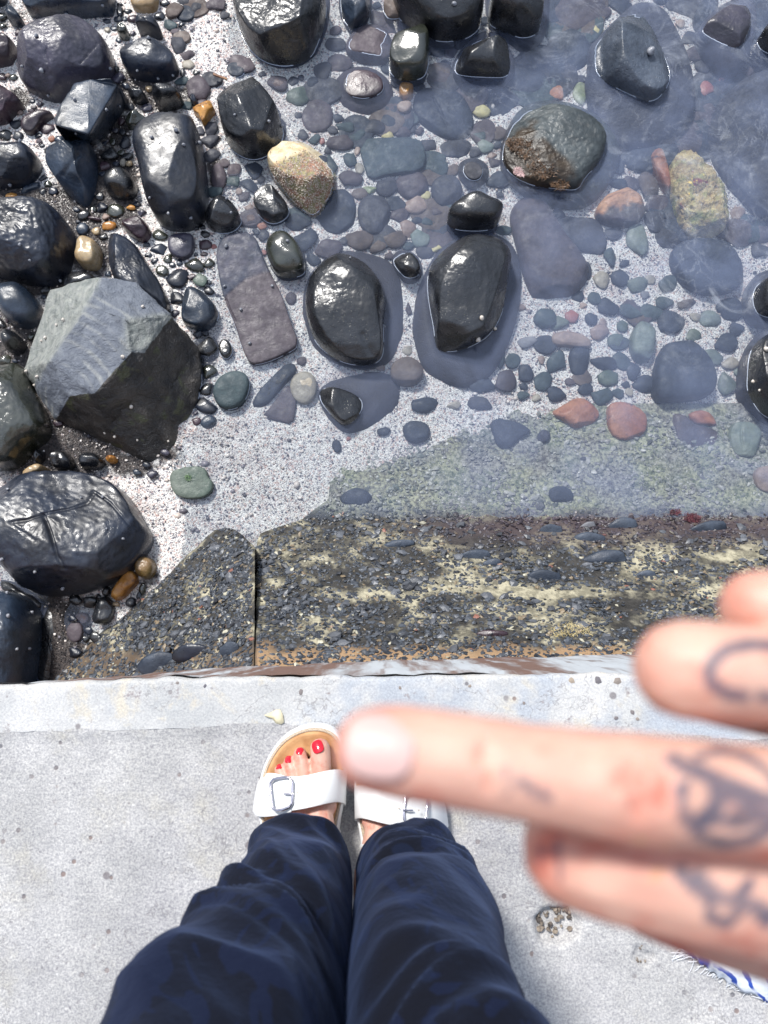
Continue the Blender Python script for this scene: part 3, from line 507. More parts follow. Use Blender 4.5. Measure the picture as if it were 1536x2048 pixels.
G1 = 'wet dark boulders on the shore'; G2 = 'drowned stones in the clear water'
T = [
 # short name, label, material, outline, height, options
 ('top left slab', 'broad dark grey slab cut off by the top edge, behind the big purple boulder', 'bluegrey', '28,-60 235,-60 232,15 225,35 160,38 100,52 60,45 38,25', .12, dict(cuts=2, ez=.4)),
 ('purple boulder', 'big smooth purple grey boulder with two cracks, near the top left', 'purple', '150,28 185,30 215,55 234,90 230,140 205,165 150,185 110,210 70,200 35,175 32,140 45,95 70,62 110,42', .17, dict(apex=(-.25,.25), ez=.7, cracks=[(pp('160,125 185,90 208,58'), .004, .008), (pp('88,88 85,105 92,140 105,165'), .005, .010)])),
 ('flat topped black cobble', 'glossy black flat topped cobble above the rectangular boulder', 'black', '247,87 277,72 320,80 353,103 363,133 355,160 310,172 257,163 240,133 238,107', .11, dict(apex=(-.1,.25), ez=.6)),
 (None, 'small dark cobble half hidden above the glossy flat topped cobble', 'black', '277,37 300,28 320,43 333,77 318,86 283,72 268,63', .07, {}),
 (None, 'little grey green cobble between the purple boulder and the black cobbles', 'olive', '240,48 252,43 262,60 258,80 242,82 231,65', .05, {}),
 ('maroon bean stone', 'maroon brown bean shaped cobble lying on pale gravel left of the square block', 'maroon', '40,258 45,240 62,227 85,218 108,220 110,228 92,240 80,262 62,276 48,272', .04, dict(cuts=1, na=.02)),
 ('long cracked rock', 'long dark rock with a flat cracked top at the left edge, below the maroon bean', 'black', '-40,285 30,282 70,285 85,300 92,330 75,360 45,382 -40,385', .12, dict(ez=.5, apex=(-.1,.2), cracks=[(pp('8,318 30,316 62,320'), .003, .006)])),
 ('leaning angular cobble', 'blue grey angular cobble with a hollow in its top, left of the rectangular boulder', 'bluegrey', '140,285 160,275 185,283 196,310 200,360 185,405 165,420 130,395 105,370 88,345 95,320 115,310', .15, dict(apex=(-.25,.35), cd=.7, cuts=7, cracks=[(pp('120,355 140,330 160,310'), .009, .012)])),
 ('round olive cobble', 'round dark olive cobble with a shiny top beside the rectangular boulder', 'gloss', '215,345 235,333 258,335 275,352 282,385 268,405 240,410 213,395 205,370', .09, dict(cuts=1, na=.02, ez=.8)),
 ('rectangular boulder', 'tall rounded rectangular black boulder with a flat blue sheen and tiny snails', 'black', '270,265 300,240 345,225 385,224 402,240 410,290 418,360 415,420 400,448 370,460 335,462 300,450 285,400 275,340 262,300', .19, dict(apex=(-.05,.2), ez=.45, es=.5, cuts=3, na=.02, lump=.02)),
 ('pointed black cobble', 'pointed glossy black cobble at the lower right corner of the rectangular boulder', 'gloss', '420,410 440,390 460,392 480,420 485,440 470,462 445,470 415,462 408,440', .09, dict(ez=.85, es=.8, na=.02)),
 ('triangular boulder', 'triangular wet black boulder with a crest and pitted side, right of the rectangular one', 'gloss', '455,155 475,152 505,165 520,190 545,215 565,245 568,275 550,300 520,318 490,320 455,300 440,270 432,215 440,180', .15, dict(apex=(-.15,.3), cuts=6, cd=.72, sub=pp('440,150 500,145 560,180 590,220 592,262 575,300 540,325 490,330 445,312 428,270 422,215 428,175'))),
 (None, 'tiny glossy black cobble under the flat topped black cobble', 'gloss', '253,178 270,170 290,182 299,200 285,212 262,205', .045, {}),
 (None, 'smooth dark round cobble just above the rectangular boulder', 'gloss', '303,180 320,168 345,168 365,180 374,200 355,222 320,230 305,215', .07, dict(cuts=2, na=.02)),
 (None, 'thin upright black sliver of stone left of the triangular boulder', 'black', '378,190 386,185 395,195 396,212 388,216 380,205', .03, {}),
 (None, 'wedge shaped grey green stone at the upper left of the rectangular boulder', 'olive', '252,230 268,218 290,225 306,240 292,250 272,260 250,260', .05, dict(cd=.7, cuts=6, sharp=1)),
 (None, 'rough purple rock cut off by the left edge below the bean stone in the corner', 'maroon', '-40,65 20,63 42,80 45,95 35,120 25,140 -40,150', .1, dict(na=.08)),
 (None, 'rough dark maroon rock at the left edge beside the purple boulder', 'maroon', '-40,165 10,160 45,190 60,205 30,225 15,255 -40,265', .11, dict(na=.08)),
 (None, 'smooth curved blue grey pebble in the top left corner', 'bluegrey', '10,20 25,5 38,20 55,50 35,57 12,48', .05, dict(cuts=1, na=.01)),
 (None, 'dark stone showing at the very top left corner', 'black', '-40,-40 25,-40 12,12 -10,22 -40,25', .08, {}),
 ('large left edge boulder', 'large rough black boulder cut off by the left edge, above the round cobble', 'black', '-60,400 40,395 100,390 135,405 152,435 150,480 140,540 120,570 60,575 0,560 -60,545', .2, dict(apex=(-.2,.3), na=.09, cuts=4)),
 ('tan block', 'tan cube shaped stone with brown veins wedged between dark boulders', 'tan', '160,475 175,470 203,480 210,500 207,535 195,548 160,545 148,530 152,505', .06, dict(ez=.35, es=.4, cuts=1, na=.02, sharp=1)),
 (None, 'rough dark maroon cobble below the rectangular boulder', 'maroon', '243,440 265,428 290,440 305,460 300,475 285,488 262,475 245,460', .05, dict(na=.1)),
 ('slanting dark rock', 'slanting rough black rock leaning behind the big pale faceted rock', 'black', '215,470 235,463 275,485 300,530 330,575 345,615 340,640 280,620 230,580 218,520', .12, dict(na=.09, apex=(-.3,.2))),
 ('round left edge cobble', 'smooth round blue black cobble at the left edge beside the pale faceted rock', 'bluegrey', '-20,575 20,563 50,563 75,585 95,620 90,650 55,665 20,655 -5,620', .12, dict(cuts=1, na=.015, ez=.75, es=.75, apex=(-.1,.2))),
 (None, 'brown black cobble tucked under the smooth round cobble at the left edge', 'gloss', '2,665 25,655 50,670 60,690 50,710 25,718 8,710 0,690', .07, dict(cuts=2)),
 ('dark mossy boulder', 'very dark mossy boulder at the left edge below the brown black cobble', 'olive', '-60,740 20,730 45,722 60,760 100,830 110,870 60,900 30,940 -60,945', .17, dict(apex=(-.3,.3))),
 ('small mauve cobble', 'small flat mauve cobble alone on pale gravel above the slate wedge', 'purple', '335,475 350,466 375,465 390,468 391,490 385,510 370,522 350,520 336,505', .03, dict(ez=.4, cuts=1)),
 ('slate wedge', 'slate cobble with a sharp straight left edge right of the faceted rock', 'bluegrey', '372,575 385,572 410,585 430,605 437,625 425,650 400,662 375,655 362,645 364,615', .045, dict(ez=.5, apex=(-.4,.1), sharp=1)),
 (None, 'small ring like black cobble poking from a puddle beside the two toned slab', 'gloss', '440,682 450,677 460,682 466,697 463,712 450,720 440,710 436,696', .02, dict(ez=.4, cuts=0, sub=pp('437,675 460,672 475,695 472,725 452,735 435,722 432,698'))),
 ('two toned slab', 'long flat slab, blue grey above and mauve below a jagged crack', None, '440,480 465,465 500,465 515,480 525,510 540,545 565,590 580,640 600,690 570,708 530,725 500,730 485,700 470,650 448,600 435,540 432,505', .014, dict(ez=.3, es=.35, cuts=0, na=.01, lump=.0, sharp=1, cracks=[(pp('450,600 452,588 470,575 490,558 525,545'), .003, .008), (pp('452,598 458,615 470,640'), .004, .01)])),
 ('olive pill cobble', 'smooth olive pill shaped cobble standing beside the two toned slab', 'olive', '535,475 550,462 570,460 590,475 605,500 612,530 608,550 575,558 550,550 538,525 530,500', .07, dict(cuts=0, na=.01, ez=.55, apex=(0,.15), sub=pp('535,472 552,458 575,457 598,475 612,502 618,538 608,562 572,566 545,555 534,527 527,498'))),
 ('barnacled rock foot stone', 'glossy black cobble against the left foot of the barnacle covered rock', 'gloss', '512,385 530,368 545,368 560,390 578,410 578,430 555,448 530,445 510,420 505,400', .055, dict(ez=.5, sub=pp('505,380 528,362 555,368 575,395 588,420 582,440 556,455 525,450 505,425 500,400'))),
 ('smooth domed boulder', 'smooth domed black boulder rising from still water in the middle of the shore', 'gloss', '610,620 612,580 625,545 655,515 690,503 720,515 745,540 765,570 771,600 766,650 768,700 760,722 735,732 690,728 650,705 625,675', .11, dict(apex=(.05,.2), ez=.75, es=.75, cuts=4, na=.03, cracks=[(pp('725,665 735,690 750,715'), .012, .012)], sub=pp('600,600 610,555 640,520 690,498 745,505 788,522 808,560 812,640 803,702 770,740 700,742 650,725 615,690 600,640'))),
 ('egg shaped boulder', 'egg shaped glossy black boulder with white snails, right of the domed one', 'gloss', '854,550 860,520 885,490 930,468 980,468 1010,480 1025,510 1018,540 1012,580 1008,620 985,665 950,690 915,702 895,704 872,700 868,650 858,600', .13, dict(apex=(0,.15), ez=.75, es=.7, cuts=5, na=.03, sub=pp('865,515 900,482 950,460 1002,470 1035,500 1045,560 1035,640 1012,702 985,752 940,778 900,772 850,748 828,702 822,640 833,580'))),
 (None, 'small glossy black pebble standing between the domed and the egg shaped boulders', 'gloss', '790,510 810,503 830,515 842,535 838,552 815,558 800,545 786,525', .035, dict(sub=pp('786,505 812,498 838,512 848,540 842,560 815,570 795,552 780,525'))),
 ('flat oval cobble', 'flat oval black cobble resting on top of the egg shaped boulder end', 'gloss', '893,430 905,410 930,385 965,380 1000,395 1008,415 1000,445 985,460 950,463 915,460 895,445', .07, dict(ez=.6, apex=(.15,.1), cuts=2, na=.015)),
 (None, 'small round stone making a dark ring in the water above the flat oval cobble', 'sub', '928,328 945,322 962,330 966,348 955,362 938,360 926,345', .008, dict(ez=.25, cuts=0, sub=pp('915,325 945,312 975,325 980,350 965,372 935,375 915,358'))),
 ('seaweed covered boulder', 'large rounded boulder with brown seaweed on its lower left side', None, '1003,312 1012,272 1035,228 1070,206 1130,208 1180,228 1210,255 1215,290 1195,330 1170,355 1158,382 1120,378 1080,375 1040,360 1015,340', .05, dict(ez=.5, es=.5, na=.06, cuts=3, sub=pp('998,312 1008,268 1033,222 1070,200 1132,202 1182,222 1218,248 1242,290 1238,332 1216,374 1190,404 1150,418 1080,408 1038,384 1005,350'))),
 ('tall top edge boulder', 'tall rounded black boulder cut off by the top edge, left of the middle', 'gloss', '460,-60 655,-60 650,20 635,70 620,110 590,130 550,132 515,115 490,80 470,30', .15, dict(na=.05, ez=.6, sub=pp('450,-60 670,-60 668,40 650,100 625,140 590,150 540,150 500,130 472,90 458,40'))),
 (None, 'narrow dark stone standing at the top edge right of the tall boulder', 'bluegrey', '680,-40 738,-40 740,25 725,45 705,62 690,45 682,20', .06, dict(sub=pp('672,-40 745,-40 748,28 735,55 705,72 682,55 674,20'))),
 ('notched black boulder', 'smooth black boulder with a notched shine, cut off by the top edge in the middle', 'gloss', '780,-60 968,-60 968,25 955,55 930,75 880,83 850,60 830,40 795,10', .14, dict(na=.02, cuts=4, apex=(.1,.2))),
 (None, 'square cornered black boulder at the top edge, right of the notched smooth one', 'gloss', '978,-60 1090,-60 1090,40 1082,65 1050,78 1020,60 985,40 977,20', .13, dict(ez=.5, na=.03, sub=pp('970,-60 1098,-60 1098,45 1085,85 1048,108 1015,80 980,50 970,20'))),
 ('green pill stone', 'dark green pill shaped stone with a white shine, standing upright in the water', 'olive', '780,115 785,85 800,58 820,46 845,50 858,70 860,100 855,145 840,160 805,163 785,150 777,130', .1, dict(ez=.5, es=.5, cuts=4, na=.01, cd=.78)),
 ('three cornered cobble', 'three cornered shiny brown black cobble in the water near the top', 'gloss', '907,130 925,105 945,80 970,68 995,75 1015,100 1022,130 1015,155 980,155 930,152 910,145', .08, dict(ez=.7, cd=.72, cuts=5, sub=pp('902,132 920,100 942,74 970,60 1000,68 1022,98 1032,132 1022,165 980,168 925,162 904,150'))),
 ('purple round stone', 'round purple red stone, half drowned, left of the green pill stone', 'maroon', '690,150 715,138 745,142 765,158 768,180 748,195 715,198 692,185 684,168', .012, dict(ez=.4, na=.06, cuts=1, sub=pp('655,175 668,150 700,133 742,133 772,150 792,180 788,218 762,240 710,242 668,222'))),
 ('peaked boulder', 'peaked slate boulder, partly drowned, with a rough pitted lower slope, upper right', 'paleslate', '1185,130 1182,105 1200,85 1240,50 1275,25 1290,30 1300,60 1320,95 1340,140 1338,170 1310,205 1280,198 1240,180 1200,155', .1, dict(apex=(.1,.35), ez=.8, es=.8, cuts=4, cd=.68, na=.05, sub=pp('1178,135 1174,100 1195,75 1235,35 1275,0 1325,10 1350,50 1378,110 1392,180 1390,230 1350,275 1290,295 1230,296 1190,270 1180,220 1168,170'))),
 ('pale purple rock', 'flat topped purple grey rock with a dark lower lip near the top right corner', 'purple', '1400,60 1430,30 1470,8 1500,10 1503,40 1495,80 1480,98 1450,90 1420,80', .03, dict(ez=.4, sub=pp('1392,62 1425,20 1470,-5 1512,-2 1515,45 1505,95 1490,140 1450,150 1415,120 1395,90'))),
 (None, 'dark wet stone cut off by the right edge near the top', 'gloss', '1512,60 1530,40 1580,35 1580,120 1530,100 1515,80', .06, {}),
 (None, 'black wet cobble cut off by the right edge, above the large black one', 'gloss', '1504,590 1512,565 1530,553 1580,550 1580,640 1525,632 1510,618', .07, dict(sub=pp('1490,600 1500,560 1525,540 1590,535 1590,655 1520,650 1498,635'))),
 ('large black right edge boulder', 'large black boulder with speckles cut off by the right edge beside the arch shaped slate', 'gloss', '1496,740 1500,705 1515,680 1540,662 1600,655 1600,850 1535,830 1508,800 1493,775', .12, dict(na=.03, sub=pp('1485,745 1492,700 1510,670 1540,652 1610,640 1610,870 1530,850 1500,815 1484,780'))),
 ('half drowned fan stone', 'brown black cobble emerging from one end of a fan shaped drowned slab', 'gloss', '635,778 660,772 695,782 722,795 726,815 710,840 690,853 668,835 645,805', .035, dict(apex=(-.1,.2), cd=.7, sub=pp('630,790 660,752 730,738 800,742 810,790 782,832 732,868 690,876 652,842'))),
 ('blue green oval', 'oval blue green pebble with a dark lower rim below the two toned slab', 'subteal', '424,788 430,765 445,748 470,740 492,745 500,762 495,790 480,812 455,820 435,812', .02, dict(ez=.5, cuts=0, na=.01)),
 ('ridged dark boulder', 'big dark blue black boulder with ridges and cracks at the lower left', 'black', '-60,1000 0,975 30,950 90,942 160,940 220,955 262,990 290,1040 312,1072 290,1110 250,1150 190,1180 120,1195 50,1190 20,1150 -10,1120 -60,1080', .2, dict(apex=(0,.2), ez=.5, es=.5, cuts=5, cd=.75, na=.05, cracks=[(pp('5,1040 40,1035 85,1020 130,1012 170,1000 182,980'), .006, .012), (pp('182,975 220,1000 260,1045 300,1070'), .005, .009), (pp('75,1025 90,1060 105,1110 120,1135'), .008, .016), (pp('0,1040 30,1060 60,1080'), .005, .008)])),
 ('dimpled grey boulder', 'dimpled grey purple boulder at the left edge, just above the concrete', 'bluegrey', '-60,1180 10,1183 50,1195 78,1225 82,1270 70,1340 55,1420 -60,1430', .2, dict(ez=.5, na=.05)),
 ('orange oblong stone', 'bright orange oblong stone beside the big dark boulder at the lower left', 'amber', '222,1188 240,1160 262,1138 275,1148 280,1165 262,1180 250,1195 232,1203 222,1198', .04, dict(ez=.5, cuts=2)),
 (None, 'round brown stone touching the bright orange oblong stone', 'tan2', '267,1130 278,1115 295,1112 310,1122 314,1140 305,1155 290,1160 272,1150', .045, dict(cuts=1)),
 ('puddle pebble', 'shiny black pebble standing in the small puddle below the orange oblong stone', 'gloss', '182,1235 192,1210 205,1192 222,1195 232,1215 228,1235 210,1250 190,1250', .035, dict(ez=.4)),
 (None, 'little black pebble at the lower end of the orange oblong stone', 'black', '249,1205 258,1195 270,1194 275,1205 268,1215 254,1215', .02, dict(cuts=0)),
 (None, 'tiny black pebble at the left tip of the orange oblong stone', 'gloss', '203,1182 212,1173 223,1175 224,1188 214,1195 205,1192', .02, dict(cuts=0)),
 (None, 'round mauve pebble in the puddle at the foot of the gravelly concrete', 'submauve', '133,1260 142,1245 160,1243 168,1258 164,1280 150,1287 136,1278', .012, dict(cuts=0, zs=-1.1)),
 (None, 'pale mauve pebble under water beside the shiny black pebble', 'submauve', '150,1232 160,1224 174,1226 180,1238 172,1248 156,1248', .008, dict(cuts=0, zs=-1.108)),
 (None, 'shiny trapezoid black stone wedged above the big dark boulder at the lower left', 'gloss', '97,905 120,900 142,905 152,928 148,940 105,942 99,925', .05, dict(sharp=1, ez=.3)),
 (None, 'rounded black stone wedged right of the shiny trapezoid one', 'gloss', '155,925 165,908 185,903 205,912 212,930 195,940 160,940', .05, {}),
 (None, 'small upright black stone left of the shiny trapezoid one', 'gloss', '65,910 75,898 90,900 94,915 85,930 68,930', .04, {}),
 (None, 'thin tan flake of stone above the big dark boulder at the lower left', 'tan', '42,948 62,935 80,926 86,935 76,945 52,953', .02, dict(zs=-1.02)),
 (None, 'tiny orange brown stone under the lower tip of the pale faceted rock', 'amber', '210,915 220,909 232,911 238,920 228,929 214,926', .03, {}),
 ('flat tan stone', 'flat tan stone at the top edge between the dark slab and the mauve slab', 'tan', '255,-40 322,-40 318,18 300,27 266,28 258,5', .04, dict(ez=.3, cuts=1, na=.01)),
 ('mustard wedge', 'pointed mustard yellow stone right of the rectangular boulder', 'amber', '385,224 424,207 430,220 418,238 408,254 400,236', .03, dict(sharp=0, ez=.4, zs=-1.08)),
 (None, 'dark stone in the gap above the pale faceted rock', 'gloss', '128,560 150,548 190,552 200,562 170,575 130,580', .03, dict(zs=-1.06)),
 ('black hollow rock', 'jet black rock in the dark hollow between the dimpled boulder and the wedge', 'gloss', '85,1195 120,1198 140,1220 132,1255 128,1300 150,1330 140,1372 90,1385 78,1330 88,1270 82,1225', .05, dict(na=.1, zs=-1.14)),  # added black rock, stands in for the shade of a deep gap
 (None, 'black rock showing above the hollow beside the ridged dark boulder', 'gloss', '0,1155 30,1165 60,1188 95,1200 90,1225 50,1195 0,1182', .04, dict(zs=-1.12)),
 (None, 'flat grey blue slab of stone in the gap below the long cracked rock', 'bluegrey', '38,385 60,370 82,362 90,372 72,386 45,395', .02, {}),
 # ---- lying wholly under water
 ('mauve slab', 'large flat mauve slab under shallow water near the top', 'submauve', '370,45 400,28 430,25 460,45 472,80 468,120 455,150 430,157 400,145 385,110 370,80', .012, dict(zs=-1.12)),
 ('arch shaped slate', 'arch shaped slate block under water with a shadow along its foot, right side', 'subblue', '1303,806 1304,750 1316,702 1345,680 1380,690 1410,720 1426,760 1420,792 1398,800 1350,806', .055, dict(zs=-1.165, ez=.3, es=.4, cuts=1, na=.015, sharp=1)),
 ('tall drowned cone stone', 'tall cone shaped mauve stone under water, right of the egg shaped boulder', 'submauve', '1012,430 1050,393 1080,398 1100,430 1130,480 1165,520 1182,560 1150,592 1100,614 1060,602 1045,560 1030,500', .06, dict(zs=-1.17, ez=.6, na=.03)),
 ('right edge slate', 'very large grey slate under water reaching the right edge', 'sub', '1405,260 1440,200 1500,155 1600,140 1600,500 1500,425 1450,372 1415,310', .07, dict(zs=-1.18, na=.03)),
 ('yellow crusted rock', 'rough yellow crusted rock under water near the right edge', 'crust', '1340,330 1350,312 1375,308 1400,330 1425,350 1445,375 1455,410 1458,450 1430,475 1390,482 1365,460 1350,430 1340,390 1335,355', .055, dict(zs=-1.162, ez=.45, na=.25, nf=4, lump=.10)),
 (None, 'narrow orange stone against the upper left of the yellow crusted rock', 'orange', '1298,312 1312,300 1328,308 1332,340 1340,375 1334,390 1318,365 1302,335', .03, dict(zs=-1.16)),
 ('orange topped stone', 'stone with an orange upper half and purple grey lower half, under water', 'orangetop', '1187,425 1205,400 1235,378 1255,377 1278,395 1290,425 1280,448 1240,458 1200,452 1190,440', .045, dict(zs=-1.165)),
 ('rippled slate', 'wide dark blue slate under rippled water left of the right edge', 'subblue', '1338,505 1360,485 1405,478 1468,488 1492,540 1480,580 1420,592 1368,575 1343,545', .03, dict(zs=-1.165, na=.04)),
 ('rectangular drowned slate', 'rectangular grey blue slate lying flat under water right of the barnacled rock', 'subteal', '716,283 750,279 840,277 853,310 846,345 780,350 738,364 726,330', .015, dict(zs=-1.13, sharp=1, ez=.3, cuts=1)),
 ('cracked blue slate', 'wide blue slate split by a crack under water below the three cornered cobble', 'subblue', '828,190 870,172 912,185 938,215 950,255 930,285 880,280 840,255 822,225', .03, dict(zs=-1.15, cracks=[(pp('868,195 885,230 892,250'), .005, .012)])),
 (None, 'purple brown drowned stone with a dark ridge below the narrow dark stone', 'submauve', '690,95 705,68 735,53 772,60 792,90 785,115 762,132 720,127 695,115', .03, dict(zs=-1.125)),
 (None, 'blue slate under water against the right flank of the barnacled rock', 'subblue', '620,425 660,385 690,375 712,400 712,440 700,465 660,472 630,458', .02, dict(zs=-1.13)),
 (None, 'drowned slate with a curled dark chip on top, right of the barnacled rock', 'sub', '714,410 740,388 770,392 782,420 778,450 760,470 735,472 716,450', .02, dict(zs=-1.13)),
 (None, 'wide grey mauve drowned stone below the rectangular drowned slate', 'submauve', '790,360 820,345 850,350 860,380 845,400 815,402 792,385', .02, dict(zs=-1.14)),
 (None, 'lavender drowned stone left of the small dark ring in the water', 'sub', '862,365 890,350 918,358 928,388 908,412 878,415 862,395', .02, dict(zs=-1.14)),
 (None, 'big dark slate under water between the peaked boulder and the seaweed covered one', 'subblue', '1235,310 1262,298 1330,285 1358,300 1350,335 1320,352 1270,350 1240,335', .03, dict(zs=-1.18)),
 ('round lavender stone', 'round lavender drowned stone above the barnacled rock', 'submauve', '602,230 612,205 640,198 662,208 668,240 655,265 622,270 604,255', .015, dict(zs=-1.125, cuts=1)),
 (None, 'bluish drowned slab filling the gap right of the black boulder at the top', 'subblue', '1095,70 1130,55 1170,60 1185,95 1178,130 1150,150 1105,148 1085,110', .02, dict(zs=-1.17)),
 (None, 'deep blue drowned slab below the three cornered cobble, near the seaweed', 'subblue', '955,180 1000,172 1045,178 1060,205 1020,232 985,262 955,250 945,215', .02, dict(zs=-1.17)),
 (None, 'grey drowned slab between the rectangular slate and the small dark ring', 'sub', '868,290 905,280 945,285 940,312 905,330 872,325', .02, dict(zs=-1.16)),
 ('red brown brick stone', 'squarish brick red stone on the drowned green ledge', 'orange', '1212,815 1225,806 1255,808 1285,825 1293,850 1285,872 1262,885 1225,880 1213,855', .03, dict(zs=-1.16, sharp=1, ez=.35, cuts=1)),
 ('pointed orange stone', 'pointed orange and purple stone left of the brick red one on the drowned ledge', 'orange', '1098,826 1130,808 1150,796 1185,805 1202,830 1185,850 1155,863 1128,845', .03, dict(zs=-1.16, sharp=1, cd=.7)),
 (None, 'orange topped stone with a pit, on the drowned ledge under the arch shaped slate', 'orange', '1372,828 1400,820 1425,832 1440,856 1415,852 1385,850', .02, dict(zs=-1.16)),
 (None, 'purple encrusted stone beneath the orange topped stone on the drowned ledge', 'submauve', '1340,830 1365,822 1378,848 1420,858 1440,870 1430,900 1370,905 1340,880', .02, dict(zs=-1.165, na=.1)),
 ('pale cracked block', 'pale green block cracked down the middle on the drowned ledge near the right edge', 'paleteal', '1455,862 1465,845 1505,848 1520,870 1515,905 1495,920 1465,912 1455,890', .03, dict(zs=-1.155, sharp=1, ez=.3, cracks=[(pp('1483,848 1484,880 1492,915'), .004, .012)])),
 (None, 'orange and grey block on the drowned ledge cut off by the right edge', 'peach', '1505,945 1520,932 1570,935 1570,990 1520,985 1506,970', .025, dict(zs=-1.13, sharp=1)),
 ('triangular blue stone', 'triangular dark blue stone on the drowned green ledge', 'subblue', '978,842 1005,838 1045,850 1066,862 1040,878 1012,905 992,895 984,868', .025, dict(zs=-1.155, sharp=1)),
 (None, 'dark rounded lump on the drowned ledge right of the triangular blue stone', 'black', '1072,872 1082,860 1096,862 1102,876 1092,888 1077,888', .02, dict(zs=-1.155)),
 (None, 'squarish blue slate on the sand below the half drowned fan stone', 'subblue', '805,850 825,840 858,848 862,872 842,888 815,884 806,868', .015, dict(zs=-1.14)),
 (None, 'round blue stone on the drowned ledge just above the gravelly bank', 'subblue', '1096,980 1110,972 1140,975 1148,995 1138,1010 1105,1010 1096,995', .02, dict(zs=-1.125)),
 (None, 'dark blue angular stone half buried at the left end of the drowned ledge', 'subblue', '672,1000 690,985 712,974 735,982 748,995 735,1010 700,1015', .02, dict(zs=-1.125)),
 ('brown oval stone', 'brown grey oval stone under water between the domed boulder and the egg shaped one', 'subbrown', '778,742 790,722 815,713 840,722 850,745 838,765 810,772 785,762', .02, dict(zs=-1.12)),
 ('tan oval stone', 'pale tan oval stone with an ochre rim right of the blue green oval', 'beige', '580,765 592,748 612,742 630,752 636,775 628,800 608,811 590,802 581,785', .015, dict(zs=-1.115, cuts=0)),
 (None, 'plank shaped blue stone slanting right of the blue green oval', 'subblue', '502,808 520,780 548,752 575,725 592,728 594,745 575,762 552,790 528,818 510,822', .015, dict(zs=-1.115, sharp=1)),
 (None, 'flat mauve triangular flake below the plank shaped blue stone', 'submauve', '520,838 548,808 575,765 594,775 592,820 585,850 555,842', .01, dict(zs=-1.12, sharp=1, ez=.3)),
 ('flat green pebble', 'flat green pebble with a tuft of weed, alone on the pale gravel', 'green', '342,945 360,937 395,932 413,938 416,955 428,965 424,985 405,997 370,998 348,988 340,965', .012, dict(ez=.3, cuts=0, zs=-1.094)),
 (None, 'pinkish rounded slab under the narrow dark stone near the top', 'subbrown', '765,5 785,0 800,15 808,38 790,45 768,40', .03, dict(zs=-1.11)),
 (None, 'amber pebble under water at the foot of the green pill stone', 'amber', '797,172 812,165 826,170 828,190 815,200 800,196', .02, dict(zs=-1.12)),
 (None, 'pale orange pebble just below the amber one under the green pill stone', 'peach', '793,208 810,201 824,206 823,222 808,228 795,222', .01, dict(zs=-1.125)),
 (None, 'peaked drowned slate left of the pale purple rock near the top right', 'subblue', '1388,30 1400,5 1430,-10 1440,12 1418,45 1400,62 1388,52', .02, dict(zs=-1.16)),
 (None, 'large pale green drowned stone with a pink edge, left of the arch shaped slate', 'paleteal', '1258,680 1270,650 1290,640 1310,655 1308,690 1302,722 1275,728 1260,705', .03, dict(zs=-1.16)),
 (None, 'long curved tan stone lying across small pebbles under water', 'peach', '1102,668 1125,662 1160,668 1183,682 1185,695 1160,695 1130,692 1105,692', .015, dict(zs=-1.155)),
]
# materials with a boundary of their own
def two_tone(name, a, b, pts, rough=.4, ior=1.8):
    m = N(name); s = m.at('tone'); f = m.noise(60, 5); g = m.noise(12, 4)
    ca = m.mix(m.ramp(g, .35, .65), a[0], a[1]); cb = m.mix(m.ramp(g, .35, .65), b[0], b[1]); col = m.mix(s, ca, cb)
    col = m.mix(m.ramp(f, .3, .7), m.mix(1.0, col, (.7, .7, .7), 'MULTIPLY'), col)
    m.bsdf(Base_Color=col, Roughness=m.ramp(m.noise(40), .3, .7, rough * .7, rough * 1.3), IOR=ior,
           Normal=m.bump(m.noise(150, 5), .5, .003, m.bump(m.noise(30, 5), .5, .01)))
    return m.m
M['tan2'] = rock_mat('brown_stone', (.16, .11, .03), (.26, .16, .07), (.5, .36, .25), rough=.3, ior=1.6)
M['slabtone'] = two_tone('two_tone_slab', ((.045, .055, .085), (.09, .09, .12)), ((.08, .07, .085), (.12, .105, .12)), None, .6, 1.4)
M['weedtone'] = two_tone('seaweed_boulder', ((.04, .05, .055), (.085, .10, .105)), ((.012, .008, .005), (.05, .032, .016)), None, rough=.42, ior=1.5)
M['orangetop'] = two_tone('orange_top_stone', ((.09, .07, .10), (.16, .14, .13)), ((.45, .2, .1), (.6, .33, .18)), None, .5, 1.4)
mc = N('yellow_crust'); g = mc.noise(40, 6, .7)
col = mc.mix(mc.ramp(g, .3, .7), (.40, .27, .12), (.80, .66, .34)); col = mc.mix(mc.noise(18, 3, lo=.5, hi=.7), col, (.4, .42, .14)); col = mc.mix(mc.noise(90, 4, .7, lo=.58, hi=.66), col, (.8, .74, .6))
col = mc.mix(mc.noise(14, 3, lo=.62, hi=.7), col, (.35, .09, .08))
mc.bsdf(Base_Color=col, Roughness=.5, Normal=mc.bump(mc.noise(80, 6, .7), 1.0, .012)); M['crust'] = mc.m

for (short, label, mat, pl, h, kw) in T:
    p = pp(pl); kw = dict(kw)
    if mat is None: mat = 'slabtone' if short == 'two toned slab' else 'weedtone'
    if 'zs' in kw and 'sub' not in kw: kw.setdefault('ez', .5)
    o = rock(short, label, mat, p, h, **kw)
    if mat in ('slabtone', 'weedtone', 'orangetop'):
        co = np.array([v.co for v in o.data.vertices]) + np.array(o.location); px, py = proj(co)
        if mat == 'slabtone': v = sstep(-4, 4, py - np.interp(px, [430, 450, 470, 490, 525, 560], [640, 592, 575, 558, 545, 540]))
        elif mat == 'weedtone':
            q = fbm(co * 14, 4) * 30; v = sstep(-14, 14, (1150 - px) + q) * sstep(-14, 14, py - np.interp(px, [1000, 1060, 1120, 1160], [262, 248, 300, 372]) + q)
        else: v = sstep(-6, 6, np.interp(px, [1187, 1230, 1290], [432, 415, 408]) - py + fbm(co * 25, 3) * 12)
        attr(o.data, 'tone', v)

